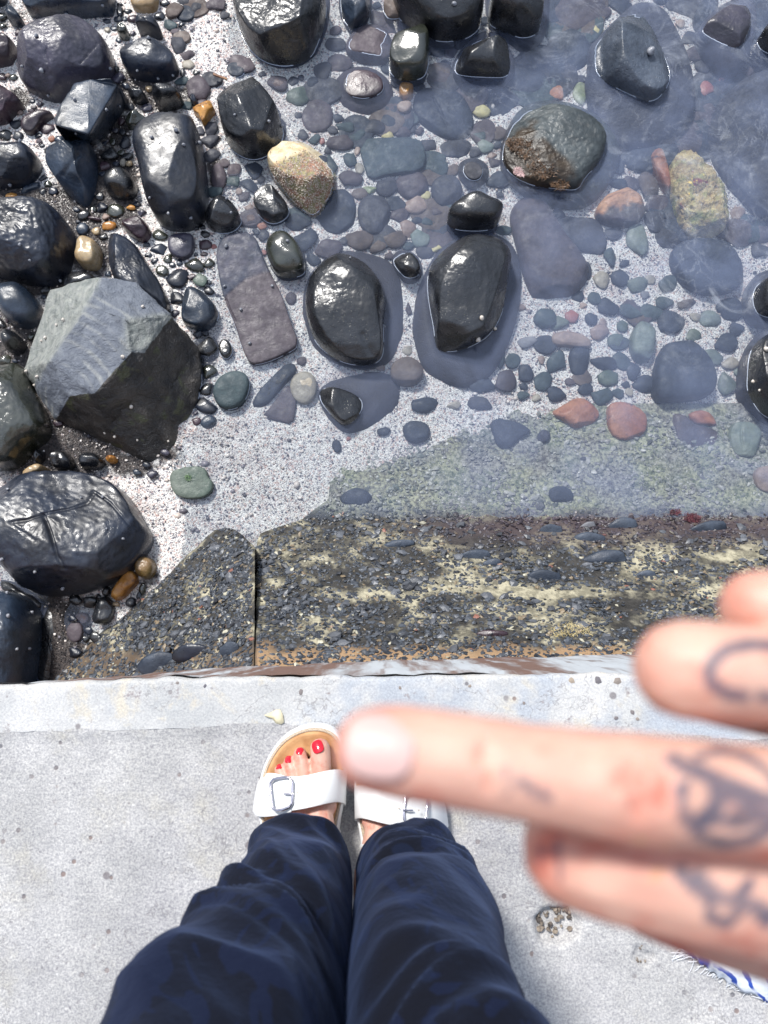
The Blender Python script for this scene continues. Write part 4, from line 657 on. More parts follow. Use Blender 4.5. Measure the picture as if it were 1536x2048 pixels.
# ------------------------------------------------------------------ angular rocks laid out facet by facet
def facet_rock(short, label, mat, pts, cons, outline, wetset=(), lv=3, amp=.004, base=-.16, name='boulder'):
    keys = list(pts); idx = {k: i for i, k in enumerate(keys)}
    V2 = [Vector((pts[k][0] / 100, -pts[k][1] / 100)) for k in keys]
    ed = [(idx[a], idx[b]) for a, b in zip(outline, outline[1:] + outline[:1])]
    for c in cons: ed += [(idx[a], idx[b]) for a, b in zip(c[:-1], c[1:])]
    vv, ee, ff, *_ = delaunay_2d_cdt(V2, ed, [], 1, 1e-6)
    near = lambda v: min(range(len(V2)), key=lambda i: (V2[i] - v).length)
    V = [P(pts[keys[near(v)]][0], pts[keys[near(v)]][1], ZW + pts[keys[near(v)]][2]) for v in vv]
    bm = bmesh.new(); bv = [bm.verts.new(v) for v in V]
    for f in ff:
        try: bm.faces.new([bv[i] for i in f])
        except ValueError: pass
    # side skirt down into the gravel
    ring = [bv[min(range(len(vv)), key=lambda i: (vv[i] - V2[idx[k]]).length)] for k in outline]
    cx = sum((v.co for v in ring), Vector()) / len(ring)
    low = [bm.verts.new((cx.x + (v.co.x - cx.x) * .97, cx.y + (v.co.y - cx.y) * .97, ZW + base)) for v in ring]
    for i in range(len(ring)):
        j = (i + 1) % len(ring); bm.faces.new([ring[i], ring[j], low[j], low[i]])
    bmesh.ops.recalc_face_normals(bm, faces=bm.faces)
    sh = [e for e in bm.edges if len(e.link_faces) == 2 and e.calc_face_angle(0) > .12]
    bmesh.ops.bevel(bm, geom=sh, offset=.004, segments=2, profile=.6, affect='EDGES')
    bmesh.ops.triangulate(bm, faces=bm.faces)
    for _ in range(lv):
        bmesh.ops.subdivide_edges(bm, edges=[e for e in bm.edges if e.calc_length() > .012], cuts=1); bmesh.ops.triangulate(bm, faces=bm.faces)
    bm.normal_update()
    co = np.array([v.co for v in bm.verts]); no = np.array([v.normal for v in bm.verts])
    d = fbm(co * 22, 5) * amp + np.abs(noise3(co * 60)) * amp * .4
    co = co + no * d[:, None]
    for v, c in zip(bm.verts, co): v.co = c
    px, py = proj(co); org = np.array((cx.x, cx.y, ZW))
    me = bpy.data.meshes.new(name); bm.to_mesh(me); fc = [[v.index for v in f.verts] for f in bm.faces]; bm.free()
    me.transform(Matrix.Translation(-Vector(org))); me.materials.append(mat)
    me.polygons.foreach_set('use_smooth', [True] * len(me.polygons)); me.update()
    o = obj(name, me, None, tuple(org)); tag(o, label, 'boulder'); me['n'] = 1
    LAND.append((short, np.mean([p[0] for p in pts.values()]), np.mean([p[1] for p in pts.values()]), .3))
    BVHS[short] = (o, BVHTree.FromPolygons([Vector(c) for c in co], fc)); WATERLINES.append((co, fc))
    return o, px, py, co
mf = N('pale_faceted_stone'); dry = mf.at('dry')
_c = P(95, 815, -.9); band = mf.n('TexWave', {'Scale': 11.0, 'Distortion': 2.6, 'Detail': 5.0, 'Detail Scale': .9, 'Vector': mf.n('VectorMath', {0: mf.pos, 1: (-float(_c[0]), -float(_c[1]), 0)}, operation='ADD').outputs[0]}, wave_type='RINGS', rings_direction='Z').outputs['Fac']; band = mf.math('MULTIPLY', band, mf.noise(7, 3, lo=.35, hi=.7))
pale = mf.mix(mf.math('MULTIPLY', mf.ramp(band, .2, .9), .8), (.18, .20, .235), (.36, .37, .36)); pale = mf.mix(mf.math('MULTIPLY', mf.at('cream'), .85), pale, mf.mix(mf.noise(60, 4, .6, vec=mf.scale(mf.pos, (1.4, .5, 1)), lo=.35, hi=.65), (.26, .28, .25), (.40, .41, .37)))
pale = mf.mix(mf.ramp(mf.noise(60, 5, .7), .35, .7), mf.mix(1.0, pale, (.75, .76, .8), 'MULTIPLY'), pale)
dark = mf.mix(mf.noise(12, 5, lo=.35, hi=.65), (.018, .018, .02), (.06, .052, .045)); dark = mf.mix(mf.noise(16, 4, .6, .5, lo=.56, hi=.66), dark, (.07, .075, .04))
fr = mf.ramp(mf.math('ADD', dry, mf.math('MULTIPLY', mf.math('SUBTRACT', mf.noise(30, 5, .7), .5), .7)), .42, .58)
mf.bsdf(Base_Color=mf.mix(fr, dark, pale), Roughness=mf.ramp(fr, 0, 1, .34, .62), IOR=mf.ramp(fr, 0, 1, 1.6, 1.45), Normal=mf.bump(mf.noise(140, 5), .7, .004, mf.bump(mf.vor(26, 'SMOOTH_F1'), .5, .010, mf.bump(mf.noise(30, 6, .7, 1.0), .8, .014))))
FP = dict(A=(48,738,.05), B=(100,580,.10), C=(195,552,.20), D=(270,565,.165), E=(342,630,.12), F=(395,695,.04), G=(402,760,.02), H=(388,815,.01), H2=(362,855,.0), I=(348,895,0), J=(305,926,0), J2=(255,908,0), K=(215,890,.0), L=(110,835,.03), M=(75,790,.04),
          N=(100,722,.205), O=(180,612,.235), P1=(190,787,.205), Q=(262,707,.225), R=(252,640,.24), S=(335,632,.165), T1=(292,695,.195), U=(138,792,.17), C2=(262,652,.225), V=(215,858,.09), W=(268,800,.135), X=(335,780,.09))
o, px, py, co = facet_rock('pale faceted rock', 'big pale grey angular rock with banded dry facets and a dark wet shaded lower side', mf.m, FP,
    [['N','O'], ['O','R'], ['R','Q'], ['Q','P1'], ['P1','N'], ['O','C'], ['O','C2'], ['C2','S'], ['S','E'], ['Q','T1'], ['T1','S'], ['R','C2'], ['A','N'], ['B','O'], ['A','O'], ['N','U'], ['U','P1'], ['U','M'], ['U','V'], ['V','K'], ['V','P1'], ['V','J'], ['V','W'], ['Q','W'], ['T1','X'], ['W','X'], ['X','G'], ['X','H'], ['W','J'], ['W','I'], ['S','F'], ['T1','F']], ['A','B','C','D','E','F','G','H','H2','I','J','J2','K','L','M'], lv=3, amp=.0055)
# the wet face below the line N-U-P1-Q-T1-S, its shade painted in too
wv_ = fbm(co * 18, 3) * 10
attr(o.data, 'cream', np.maximum(sstep(4, -6, px - np.interp(py, [560, 615, 722, 790], [200, 176, 98, 60]) + wv_ * .5), sstep(-8, 6, py - np.interp(px, [180, 265, 340], [612, 640, 628]) + wv_ * .5) * sstep(240, 262, px) * sstep(720, 690, py)))
bd = np.interp(px, [40, 75, 105, 140, 190, 225, 262, 290, 320, 345, 400], [830, 850, 850, 792, 786, 745, 706, 704, 660, 634, 600])
attr(o.data, 'dry', sstep(-10, 10, bd - py))
BP = dict(a=(147,167,.14), b=(177,158,.14), c=(222,156,.145), d=(235,170,.12), e=(177,268,.17), f=(110,250,.16), g=(106,238,.15), h=(133,190,.15), i=(252,190,.03), j=(248,228,.0), k=(225,268,-.01), l=(195,292,0), m=(165,290,.01), n=(118,262,.02))
facet_rock('square block', 'squarish dark slate block with a flat blue top face and sharp edges', M['bluegrey'], BP, [list('abcdefgha'), list('di'), list('el'), list('dk')], list('abcdijklmnfgh'), lv=2, amp=.003)
# ------------------------------------------------------------------ pebbles seen one by one
def pebble_mesh(name, seed, mat, flat=.45):
    r = np.random.default_rng(seed); ns, nr = 18, 8; V = [(0, 0, 1.)]
    for k in range(1, nr):
        t = k / nr * math.pi
        for j in range(ns):
            a = j * 2 * math.pi / ns; V.append((math.sin(t) ** .8 * math.cos(a), math.sin(t) ** .8 * math.sin(a), math.cos(t)))
    V.append((0, 0, -1.)); V = np.array(V)
    for _ in range(5):
        n = r.normal(size=3); n[2] *= .5; n /= np.linalg.norm(n); d = V @ n; V -= (np.maximum(0, d - (r.uniform(.62, .85) if seed < 65 else r.uniform(.42, .68))) * .9)[:, None] * n
    V *= (1 + .12 * noise3(V * 1.3 + seed * 3.1) + .04 * noise3(V * 4 + seed))[:, None]; V[:, 2] *= flat
    m = V[:, :2].max(0), V[:, :2].min(0); V[:, :2] = (V[:, :2] - (m[0] + m[1]) / 2) / ((m[0] - m[1]) / 2)
    F_ = [(0, 1 + j, 1 + (j + 1) % ns) for j in range(ns)]
    for k in range(nr - 2):
        for j in range(ns): F_.append((1 + k * ns + j, 1 + (k + 1) * ns + j, 1 + (k + 1) * ns + (j + 1) % ns, 1 + k * ns + (j + 1) % ns))
    b = 1 + (nr - 2) * ns; F_ += [(len(V) - 1, b + (j + 1) % ns, b + j) for j in range(ns)]
    return mesh(name, V, F_, M[mat])
PM = {}
def get_pm(mat, k):
    if (mat, k) not in PM: PM[(mat, k)] = pebble_mesh('pebble', k * 13 + len(mat), mat)
    return PM[(mat, k)]
CN = dict(black='black', gloss='shiny black', bluegrey='blue grey', purple='dark purple', maroon='maroon', olive='olive', sub='slate grey', submauve='mauve', subteal='teal', subblue='slate blue', subbrown='grey brown', paleteal='pale green', tan='tan', amber='amber', orange='orange', peach='peach', red='red', beige='beige', yellow='yellow', lime='lime green', green='sage green', grey='pale grey')
used = {}
def describe(mat, px, py, rx, ry, wetw):
    sz = 'tiny' if max(rx, ry) < 11 else 'small' if max(rx, ry) < 22 else 'medium'
    sh = 'round' if abs(rx - ry) < .25 * max(rx, ry) else ('long' if rx > ry * 1.25 else 'upright' if ry > rx * 1.25 else 'oval')
    L = sorted(LAND, key=lambda q: math.hypot(q[1] - px, q[2] - py) - q[3] * 250)
    for k in range(6):
        s, x, y, _ = L[k]; dx, dy = px - x, py - y
        d = ('right of' if dx > 0 else 'left of') if abs(dx) > abs(dy) else ('below' if dy > 0 else 'above')
        lb = f'{sz} {sh} {CN[mat]} {wetw} {d} the {s}'
        if lb not in used: used[lb] = 1; return lb
    used[lb] = used[lb] + 1; L2 = L[used[lb] % 4][0]
    lb = f'{sz} {CN[mat]} {wetw} between the {L[0][0]} and the {L2}' if L2 != L[0][0] else lb
    return lb if len(lb.split()) <= 16 else ' '.join(lb.split()[:16])
# centre x, y, half width, half height, material, how (w under water, d dry)
PB = '''1055,685,20,11,grey 1200,665,20,16,peach 1205,648,9,12,peach 1245,653,12,12,green 1090,637,24,20,subteal 1117,647,20,15,green 1143,633,14,14,red 1182,638,13,12,subblue 1217,613,22,17,subblue 1188,597,14,13,subteal 1155,593,13,12,subblue
1113,725,20,25,subteal 1157,720,21,31,subblue 1207,727,27,15,subblue 1217,757,22,17,green 1267,743,15,19,subblue 1170,778,15,13,subblue 1232,788,15,11,subteal 1250,770,10,8,subblue 1258,784,8,9,beige 1140,763,11,8,submauve 1087,763,20,20,subteal 1052,747,16,18,subblue 1010,763,23,23,submauve 1047,773,9,7,subblue 1047,791,13,9,subteal 1073,796,10,8,beige 1083,720,7,9,peach 1000,717,10,20,subteal 963,767,29,20,subblue 960,807,25,14,sub 850,810,28,17,subblue 907,811,15,8,beige 1113,788,20,16,subblue
1273,480,22,33,paleteal 1220,513,14,19,subteal 1248,527,11,7,subblue 1203,560,17,18,beige 1173,543,11,20,sub 1342,645,28,24,subblue 1329,606,19,13,subteal 1375,608,20,9,subbrown 1391,634,13,9,beige 1420,637,23,17,paleteal 1459,619,27,24,subblue 1451,686,24,20,subblue 1461,727,19,13,beige 1456,768,20,25,green
1112,185,18,15,orange 1159,187,14,24,lime 1194,58,14,14,yellow 1206,25,18,13,submauve 1361,47,10,9,peach 1407,133,18,15,sub 1411,177,16,15,red 1441,160,9,10,red 1521,130,17,11,red 1224,250,15,18,peach 1237,333,12,16,subblue 1234,367,22,11,subblue 1297,370,21,26,subbrown 1476,427,17,14,peach 1310,445,22,22,sub 1340,58,14,9,peach
555,167,22,15,submauve 597,190,23,23,green 624,165,13,11,subblue 602,155,7,6,sub 645,143,19,20,sub 672,90,22,14,sub 679,287,28,16,submauve 644,282,6,7,red 699,320,14,14,subteal 715,300,6,11,peach 719,337,9,12,beige 702,357,25,15,submauve 962,223,19,14,yellow 775,270,13,8,yellow 805,263,18,12,submauve 972,293,17,14,paleteal 739,380,15,8,lime
830,410,26,20,peach 850,392,12,9,yellow 815,460,18,19,peach 841,477,20,19,paleteal 872,497,14,7,yellow 612,480,25,24,subblue 657,498,28,20,submauve 719,480,30,22,subbrown 787,479,28,19,subbrown 895,215,20,22,submauve 640,325,16,14,subblue 665,330,12,22,subteal 690,255,20,12,subteal 745,255,26,16,sub 820,312,8,8,peach
350,63,9,6,submauve 357,90,15,18,sub 350,22,19,16,subbrown 377,130,12,9,beige 397,177,25,24,submauve 427,7,24,14,submauve 422,257,14,15,sub 437,353,16,28,submauve 478,383,7,7,peach 428,493,6,5,red 582,597,12,13,submauve 817,617,6,13,submauve 603,722,10,9,submauve 550,722,6,5,submauve 815,700,10,11,beige 768,863,14,9,subblue 673,892,9,13,subblue 697,877,5,4,red 400,560,15,13,green 384,553,9,6,maroon 408,508,8,4,maroon 527,505,6,6,red 1122,993,22,14,subblue 1461,923,8,10,black 524,452,10,8,orange 498,415,10,7,peach 520,425,8,8,submauve 760,735,11,7,peach 640,545,10,8,subteal 655,300,8,8,sub
485,172,8,6,subbrown 400,262,9,10,sub 380,200,6,6,beige 560,335,10,7,submauve 1480,745,13,9,paleteal 1488,800,12,10,green 1530,440,20,12,subblue 1520,500,18,14,sub 1300,560,12,10,beige 1290,590,9,8,grey 1395,550,8,6,grey 985,310,10,8,peach 1360,105,14,10,peach 1500,640,9,7,peach 1165,612,9,7,peach 1040,615,13,8,peach'''
PD = '''250,285,12,13,black 219,308,19,14,gloss 100,303,12,9,gloss 103,278,7,6,orange 243,243,7,8,maroon 53,60,13,5,amber 240,23,7,11,black 218,452,15,9,amber 192,462,9,8,tan 165,458,13,12,bluegrey 212,433,8,7,peach 23,392,12,6,amber 215,60,6,5,beige 298,178,8,6,tan 297,72,9,4,beige 190,437,14,4,maroon 78,283,6,5,submauve 225,283,6,8,olive 246,325,6,8,beige 258,327,7,6,tan 262,415,10,5,amber 232,390,6,5,peach 40,225,6,5,peach 62,222,7,4,submauve 15,150,6,4,peach 232,138,6,6,gloss 365,145,5,9,black 315,420,4,4,orange 78,888,8,5,tan 225,855,6,4,beige 230,262,7,5,purple 145,490,5,6,olive 141,520,5,7,olive 285,1178,7,13,olive 277,1190,6,7,bluegrey 232,1208,8,5,tan 12,500,4,3,tan 205,262,6,5,gloss 140,605,6,6,black 330,905,10,7,purple 305,950,12,9,purple 293,930,9,6,black 275,945,9,6,bluegrey 15,640,5,6,maroon 68,215,7,4,maroon'''
def zs_at(px, py):
    e = px + .12 * (py - 600)
    z = ZW + np.interp(e, [-200, 250, 380, 450, 700, 1000, 1500], [.02, .012, .006, -.008, -.03, -.058, -.085])
    return z
_s = 0
for txt, wetw in ((PB, 'stone under water'), (PD, 'pebble on gravel')):
    for q in txt.split():
        a = q.split(','); x, y, rx, ry = map(float, a[:4]); mat = a[4]; _s += 1
        z = float(zs_at(x, y)) + (.004 if wetw[0] == 's' else .006); p = P(x, y, z); sx = np.linalg.norm(P(x + 1, y, z) - p); sy = np.linalg.norm(P(x, y + 1, z) - p)
        o = obj('drowned_stone' if wetw[0] == 's' else 'pebble', get_pm(mat, _s % 5 + (4 if _s % 3 == 0 else 0)), None, tuple(p)); o.scale = (rx * sx, ry * sy, (rx + ry) / 2 * sx * (.7 if wetw[0] == 's' else 1.1)); o.rotation_euler = (0, 0, random.choice((0, math.pi)) + random.uniform(-.25, .25))
        wl = wetw if not (wetw[0] == 's' and x < 400) else 'stone in shallows'
        lb = describe(mat, x, y, rx, ry, wl); tag(o, lb, 'stone' if wetw[0] == 's' else 'pebble', 'stones under the water' if wetw[0] == 's' else 'pebbles between the boulders')
# closely packed stones filling the gaps, each as large as its gap allows
OCC = [(np.array(pp(t[3]) if 'sub' not in t[5] else t[5]['sub'])) for t in T] + [np.array([(FP[k][0], FP[k][1]) for k in ['A','B','C','D','E','F','G','H','I','J','K','L','M']]), np.array([(BP[k][0], BP[k][1]) for k in 'abcdijklmnfgh']), np.array(pp('560,280 590,274 615,282 645,305 672,330 680,352 674,385 660,410 648,435 622,442 590,425 570,400 548,372 532,350 526,330 535,312 555,300'))]
ELL = [tuple(map(float, q.split(',')[:4])) for q in (PB + ' ' + PD).split()]
def gap(px, py):
    d = np.full(len(px), 1e9)
    for pl in OCC:
        q = np.vstack([pl, pl[:1]]); dd = seg_dist(px, py, q.tolist()); ins = np.zeros(len(px), bool)
        for (x0, y0), (x1, y1) in zip(q[:-1], q[1:]):
            c = ((y0 > py) != (y1 > py)) & (px < (x1 - x0) * (py - y0) / (y1 - y0 + 1e-9) + x0); ins ^= c
        d = np.minimum(d, np.where(ins, -1, dd))
    for (x, y, a, b) in ELL: d = np.minimum(d, np.hypot(px - x, py - y) - (a + b) / 2)
    return d
FILL = [((485, 1005), (125, 520), 8, 40, 100, ('sub', 'submauve', 'subblue', 'subteal', 'subblue', 'subbrown', 'sub'), 1), ((1095, 1536), (0, 480), 13, 62, 50, ('sub', 'subblue', 'subblue', 'sub', 'submauve'), 1), ((340, 480), (0, 400), 6, 22, 14, ('sub', 'submauve', 'subteal'), 1), ((655, 1000), (0, 140), 8, 28, 12, ('subblue', 'sub', 'submauve'), 1),
        ((0, 420), (0, 850), 4.5, 24, 105, ('black', 'bluegrey', 'black', 'maroon', 'purple', 'gloss', 'black', 'olive'), 0), ((1180, 1536), (540, 800), 9, 24, 12, ('subteal', 'subblue', 'green'), 1), ((60, 200), (1190, 1330), 6, 20, 12, ('gloss', 'black'), 0)]  # dry dark fillers: added pebbles standing in for deep shade in left gaps
rf = np.random.default_rng(21)
# broad angular slabs half buried in the bed, the smaller stones lying over them
for (xa, xb), (ya, yb), cnt, r0, r1 in (((500, 990), (140, 500), 26, 28, 52), ((1000, 1530), (10, 320), 18, 40, 85), ((1180, 1530), (330, 470), 5, 30, 50), ((1010, 1300), (600, 790), 9, 20, 34), ((350, 480), (10, 250), 6, 22, 36)):
    for k in range(cnt):
        cx_, cy_ = rf.uniform(xa, xb, 60), rf.uniform(ya, yb, 60); g_ = gap(cx_, cy_); i = int(np.argmax(g_ + rf.uniform(0, 22, 60))); x, y = cx_[i], cy_[i]; R_ = rf.uniform(r0, r1); nv_ = int(rf.integers(5, 8)); a0 = rf.uniform(0, 6.28)
        el_ = rf.uniform(.6, .95); pl_ = [(x + R_ * math.cos(a) * rf.uniform(.75, 1.15), y + R_ * el_ * math.sin(a) * rf.uniform(.75, 1.15)) for a in (a0 + np.arange(nv_) * 2 * math.pi / nv_)]
        mat = ('sub', 'subblue', 'submauve', 'subblue', 'subteal', 'subbrown')[int(rf.integers(6))]
        rock(None, describe(mat, x, y, R_, R_ * el_, 'slab under water'), mat, pl_, .006, zs=float(zs_at(x, y)) + .002, ez=.3, es=.4, cuts=1, na=.05, sharp=2, name='flat_stone', cat='flat stone', group='flat stones under the water')
for (xa, xb), (ya, yb), rmin, rmax, cnt, mats, wet_ in FILL:
    for k in range(cnt):
        cx_, cy_ = rf.uniform(xa, xb, 260), rf.uniform(ya, yb, 260); g_ = gap(cx_, cy_); i = int(np.argmax(np.minimum(g_, rmax * rf.uniform(.45, 1)) + rf.uniform(0, 2, 260)))
        r_ = min(g_[i] * (1.5 if wet_ else 1.12), rmax * rf.uniform(.6, 1))
        if r_ < rmin: continue
        x, y = cx_[i], cy_[i]; ax_, ay_ = r_ * rf.uniform(.95, 1.3), r_ * rf.uniform(.8, 1.0); ELL.append((x, y, ax_, ay_)); mat = mats[rf.integers(len(mats))]
        z = float(zs_at(x, y)) + (.003 if wet_ else .002); p = P(x, y, z); s_ = np.linalg.norm(P(x + 1, y, z) - p)
        big_ = r_ > 24; o = obj('flat_stone' if big_ else 'drowned_stone' if wet_ else 'pebble', get_pm(mat, int(rf.integers(9))), None, tuple(p)); o.scale = (ax_ * s_, ay_ * s_, r_ * s_ * (.32 if big_ else .6 if wet_ else 1.0)); o.rotation_euler = (0, 0, rf.uniform(-.6, .6) + math.pi * rf.integers(2))
        tag(o, describe(mat, x, y, ax_, ay_, 'stone under water' if wet_ else 'pebble on gravel'), 'flat stone' if big_ else 'stone' if wet_ else 'pebble', 'flat stones under the water' if big_ else 'stones under the water' if wet_ else 'pebbles between the boulders')  # those with wet_ 0 are added, standing in for deep shade in left gaps
# ------------------------------------------------------------------ periwinkle snails on the wet rocks
ms = N('snail_shell'); ms.bsdf(Base_Color=ms.mix(ms.noise(300), (.12, .13, .16), (.36, .37, .4)), Roughness=.3)
mw = N('white_snail_shell'); mw.bsdf(Base_Color=mw.mix(mw.noise(300), (.5, .44, .38), (.75, .7, .64)), Roughness=.35)
def snail_mesh(m):
    V = []; ns = 10
    for k in range(9):
        t = k / 8; r = (math.sin(t * math.pi * .93) ** .7 if k else .02) * (1 - .35 * t); 
        for j in range(ns):
            a = j * 2 * math.pi / ns; g = 1 + .1 * math.cos(k * 2.6); V.append((r * g * math.cos(a) + .12 * math.sin(k), r * g * math.sin(a), t * 1.5 - .25))
    return mesh('sea_snail', V, [tuple(f) for f in gridfaces(9, ns, True)] + [tuple(range(80, 90))], m)
SM = [snail_mesh(ms.m), snail_mesh(mw.m)]
SN = [('rectangular boulder', 'tiny grey periwinkle on the flat top of the rectangular boulder', '304,276,4 352,262,5 396,286,5 367,290,4 381,434,4 337,425,4 300,395,3'),
 ('purple boulder', 'tiny grey periwinkle clinging to the big purple boulder', '74,73,4 85,140,5 45,133,3 218,137,4 97,190,3'),
 ('pale faceted rock', 'tiny pale snail shell on the big pale faceted rock', '246,714,5 263,813,5 92,676,4 114,650,3 128,640,4 84,682,3 54,742,4 76,753,4 286,614,4 230,872,4 275,880,3 70,770,3 336,882,3 210,865,3'),
 ('ridged dark boulder', 'tiny grey snail on the big dark boulder at the lower left', '17,980,4 205,995,4 245,1077,4 126,1175,5 5,1118,5 70,1142,4 163,996,3 213,1058,3'),
 ('dimpled grey boulder', 'tiny snail on the dimpled boulder in the lower left corner', '13,1187,4 62,1225,4 15,1232,5 32,1298,4 57,1297,4'),
 ('egg shaped boulder', 'small white snail on the egg shaped boulder', '963,636,6 955,677,6 988,656,5'),
 ('triangular boulder', 'tiny grey periwinkle on the triangular boulder', '536,243,4 562,252,4 470,230,3'),
 ('square block', 'tiny grey periwinkle on the squarish slate block', '150,201,4 210,218,4 152,265,3 238,212,3'),
 ('long cracked rock', 'tiny grey periwinkle on the long cracked rock at the left edge', '64,294,4 40,284,4 20,368,4'),
 ('large left edge boulder', 'tiny grey snail on the large rough boulder at the left edge', '40,490,4 120,560,4 60,520,3'),
 ('two toned slab', 'tiny snail on the flat two toned slab', '453,493,5 450,573,4 545,573,4 482,620,4 500,687,4'),
 ('olive pill cobble', 'tiny snail on top of the olive pill shaped cobble', '575,483,4'),
 ('pointed black cobble', 'tiny snail near the tip of the pointed black cobble', '453,398,4 462,425,3'),
 ('flat topped black cobble', 'tiny snail on the glossy flat topped cobble', '298,78,4 316,156,3 275,140,3 345,150,3'),
 ('top left slab', 'tiny snail on the dark slab at the top left', '132,27,4 205,10,3'),
 ('notched black boulder', 'tiny snail on the smooth black boulder at the top edge', '908,8,5'),
 ('peaked boulder', 'brown limpet on the crest of the peaked slate boulder', '1298,105,9'),
 ('large black right edge boulder', 'pale speck of shell on the black boulder at the right edge', '1532,700,6 1508,763,4 1520,780,3'),
 ('smooth domed boulder', 'tiny snail on the rim of the smooth domed boulder', '768,653,3 700,517,3')]
o_, bv_ = BVHS['rectangular boulder']
for host, lb, txt in SN:
    ho, bv = BVHS[host]
    for q in txt.split():
        x, y, r = map(float, q.split(',')); c = Vector((0, 0, H)); t = Vector(P(x, y, -1.3)); hit = bv.ray_cast(c, (t - c).normalized())
        if hit[0] is None: continue
        s = r / F * (hit[0] - c).length
        wht = 'white' in lb or 'pale' in lb or r >= 5
        o = obj('sea_snail' if 'limpet' not in lb else 'limpet', SM[1 if ('white' in lb or 'pale' in lb) else 0], None, tuple(hit[0])); o.scale = (s, s * .85, s); q_ = hit[1].to_track_quat('Z', 'X').to_euler(); o.rotation_euler = q_; o.rotation_euler.rotate_axis('Z', random.uniform(0, 6))
        cx_h, cy_h = [(q[1], q[2]) for q in LAND if q[0] == host][0]; dx_, dy_ = x - cx_h, y - cy_h
        w1 = 'upper' if dy_ < -20 else 'lower' if dy_ > 20 else 'middle'; w2 = 'left' if dx_ < -20 else 'right' if dx_ > 20 else 'centre'
        l2 = lb + f', {w1} {w2}'; cnt_ = used.get(l2, 0); used[l2] = cnt_ + 1
        if cnt_: l2 = lb + (f', {w1} {w2}, smaller one' if cnt_ == 1 else f', far {w1} {w2}' if cnt_ == 2 else f', outermost {w1} {w2}')
        tag(o, l2, 'limpet' if 'limpet' in lb else 'snail', f'snails on the {host}')
# one white snail under water below the egg shaped boulder
p = P(963, 734, -1.14); o = obj('sea_snail', SM[1], None, tuple(p)); o.scale = (.008, .007, .008); tag(o, 'white snail on the drowned foot of the egg shaped boulder', 'snail')
# cobbles of the bank, the barnacled rock, meniscus lines, little debris
M['dryblue'] = rock_mat('dull_bluegrey_cobble', (.03, .042, .065), (.07, .09, .125), rough=.55, ior=1.5)
CN['dryblue'] = 'dull blue grey'
def get_pm_(mat, k): return get_pm(mat, k)
for k, (pa, zf, x, y, rx, ry, mat) in enumerate(EMB): embed(pa, zf, x, y, rx, ry, mat, k % 5)
# barnacle covered rock
mb = N('crusted_pale_rock'); up = mb.noise(30, 5, .7); c = mb.mix(mb.ramp(up, .35, .65), (.62, .47, .27), (.8, .7, .5)); c = mb.mix(mb.math('MULTIPLY', mb.at('moss'), 1.0), c, mb.mix(mb.noise(40, 3, lo=.4, hi=.6), (.16, .17, .05), (.28, .10, .07)))
mb.bsdf(Base_Color=c, Roughness=.6, Normal=mb.bump(mb.noise(90, 6, .7), .9, .006))
# ------------------------------------------------------------------ the barnacled rock
br = empty('barnacled_rock', P(600, 360, -1.12)); tag(br, 'pale tan rock covered with brown weed and hundreds of tiny barnacles, in the shallows', 'rock')
bo = rock('barnacled rock', '', mb.m, pp('570,287 590,280 608,288 632,308 655,328 668,348 664,378 652,402 640,425 622,432 600,416 580,398 560,375 542,350 533,330 540,316 560,304'), .10, sub=pp('560,280 590,274 615,282 645,305 672,330 680,352 674,385 660,410 648,435 622,442 590,425 570,400 548,372 532,350 526,330 535,312 555,300'), apex=(-.1,.1), na=.08, cuts=5, cd=.72, seed=12)
for _k in ('label', 'category'):
    if _k in bo: del bo[_k]
bo.name = 'rock_body'; bo.location = Vector(bo.location) - Vector(br.location); bo.parent = br
Vw = np.array([v.co for v in bo.data.vertices]) + np.array(bo.location) + np.array(br.location); px, py = proj(Vw)
mossf = lambda x, y: sstep(-6, 12, y - np.interp(x, [530, 560, 590, 610, 640, 670], [338, 322, 308, 300, 318, 340]))
attr(bo.data, 'moss', mossf(px, py) * (.8 + .2 * noise3(Vw * 60)))
bv = BVHS['barnacled rock'][1]; C0 = Vector((0, 0, H)); bmv, bmf, at_ = [], [], []
mbar = N('barnacles'); mbar.bsdf(Base_Color=mbar.mix(mbar.at('tint'), (.28, .2, .15), (.82, .74, .64)), Roughness=.6)
ringp = [(math.cos(a), math.sin(a)) for a in np.arange(6) * math.pi / 3]
k = 0; tries = 0
while k < 2600 and tries < 12000:
    tries += 1; x = random.uniform(530, 682); y = random.uniform(290, 442)
    if random.random() > mossf(x, y) * .98 + .02: continue
    t = Vector(P(x, y, -1.3)); hit = bv.ray_cast(C0, (t - C0).normalized())
    if hit[0] is None or hit[0].z < ZW - .03: continue
    n = (hit[1] + Vector((random.gauss(0, .5), random.gauss(0, .5), .3))).normalized(); q = n.to_track_quat('Z', 'X').to_matrix(); s = random.uniform(.0009, .0021); b = len(bmv); tl = random.uniform(.3, 1) if y > 312 else random.uniform(0, .5)
    for (r_, h_) in ((1.0, 0), (.55, 1.5), (.25, .9)):
        for (u, v) in ringp: bmv.append(hit[0] + q @ Vector((u * r_ * s, v * r_ * s, h_ * s))); at_.append(tl if r_ > .3 else 0)
    for r_ in range(2):
        for j in range(6): bmf.append((b + r_ * 6 + j, b + r_ * 6 + (j + 1) % 6, b + r_ * 6 + 6 + (j + 1) % 6, b + r_ * 6 + 6 + j))
    k += 1
me = fastmesh('barnacles', np.array([tuple(v) for v in bmv]) - np.array(br.location), np.array(bmf), mbar.m); attr(me, 'tint', at_); tag(obj('barnacles', me, br), 'crust of tiny pale barnacles', kind='stuff')
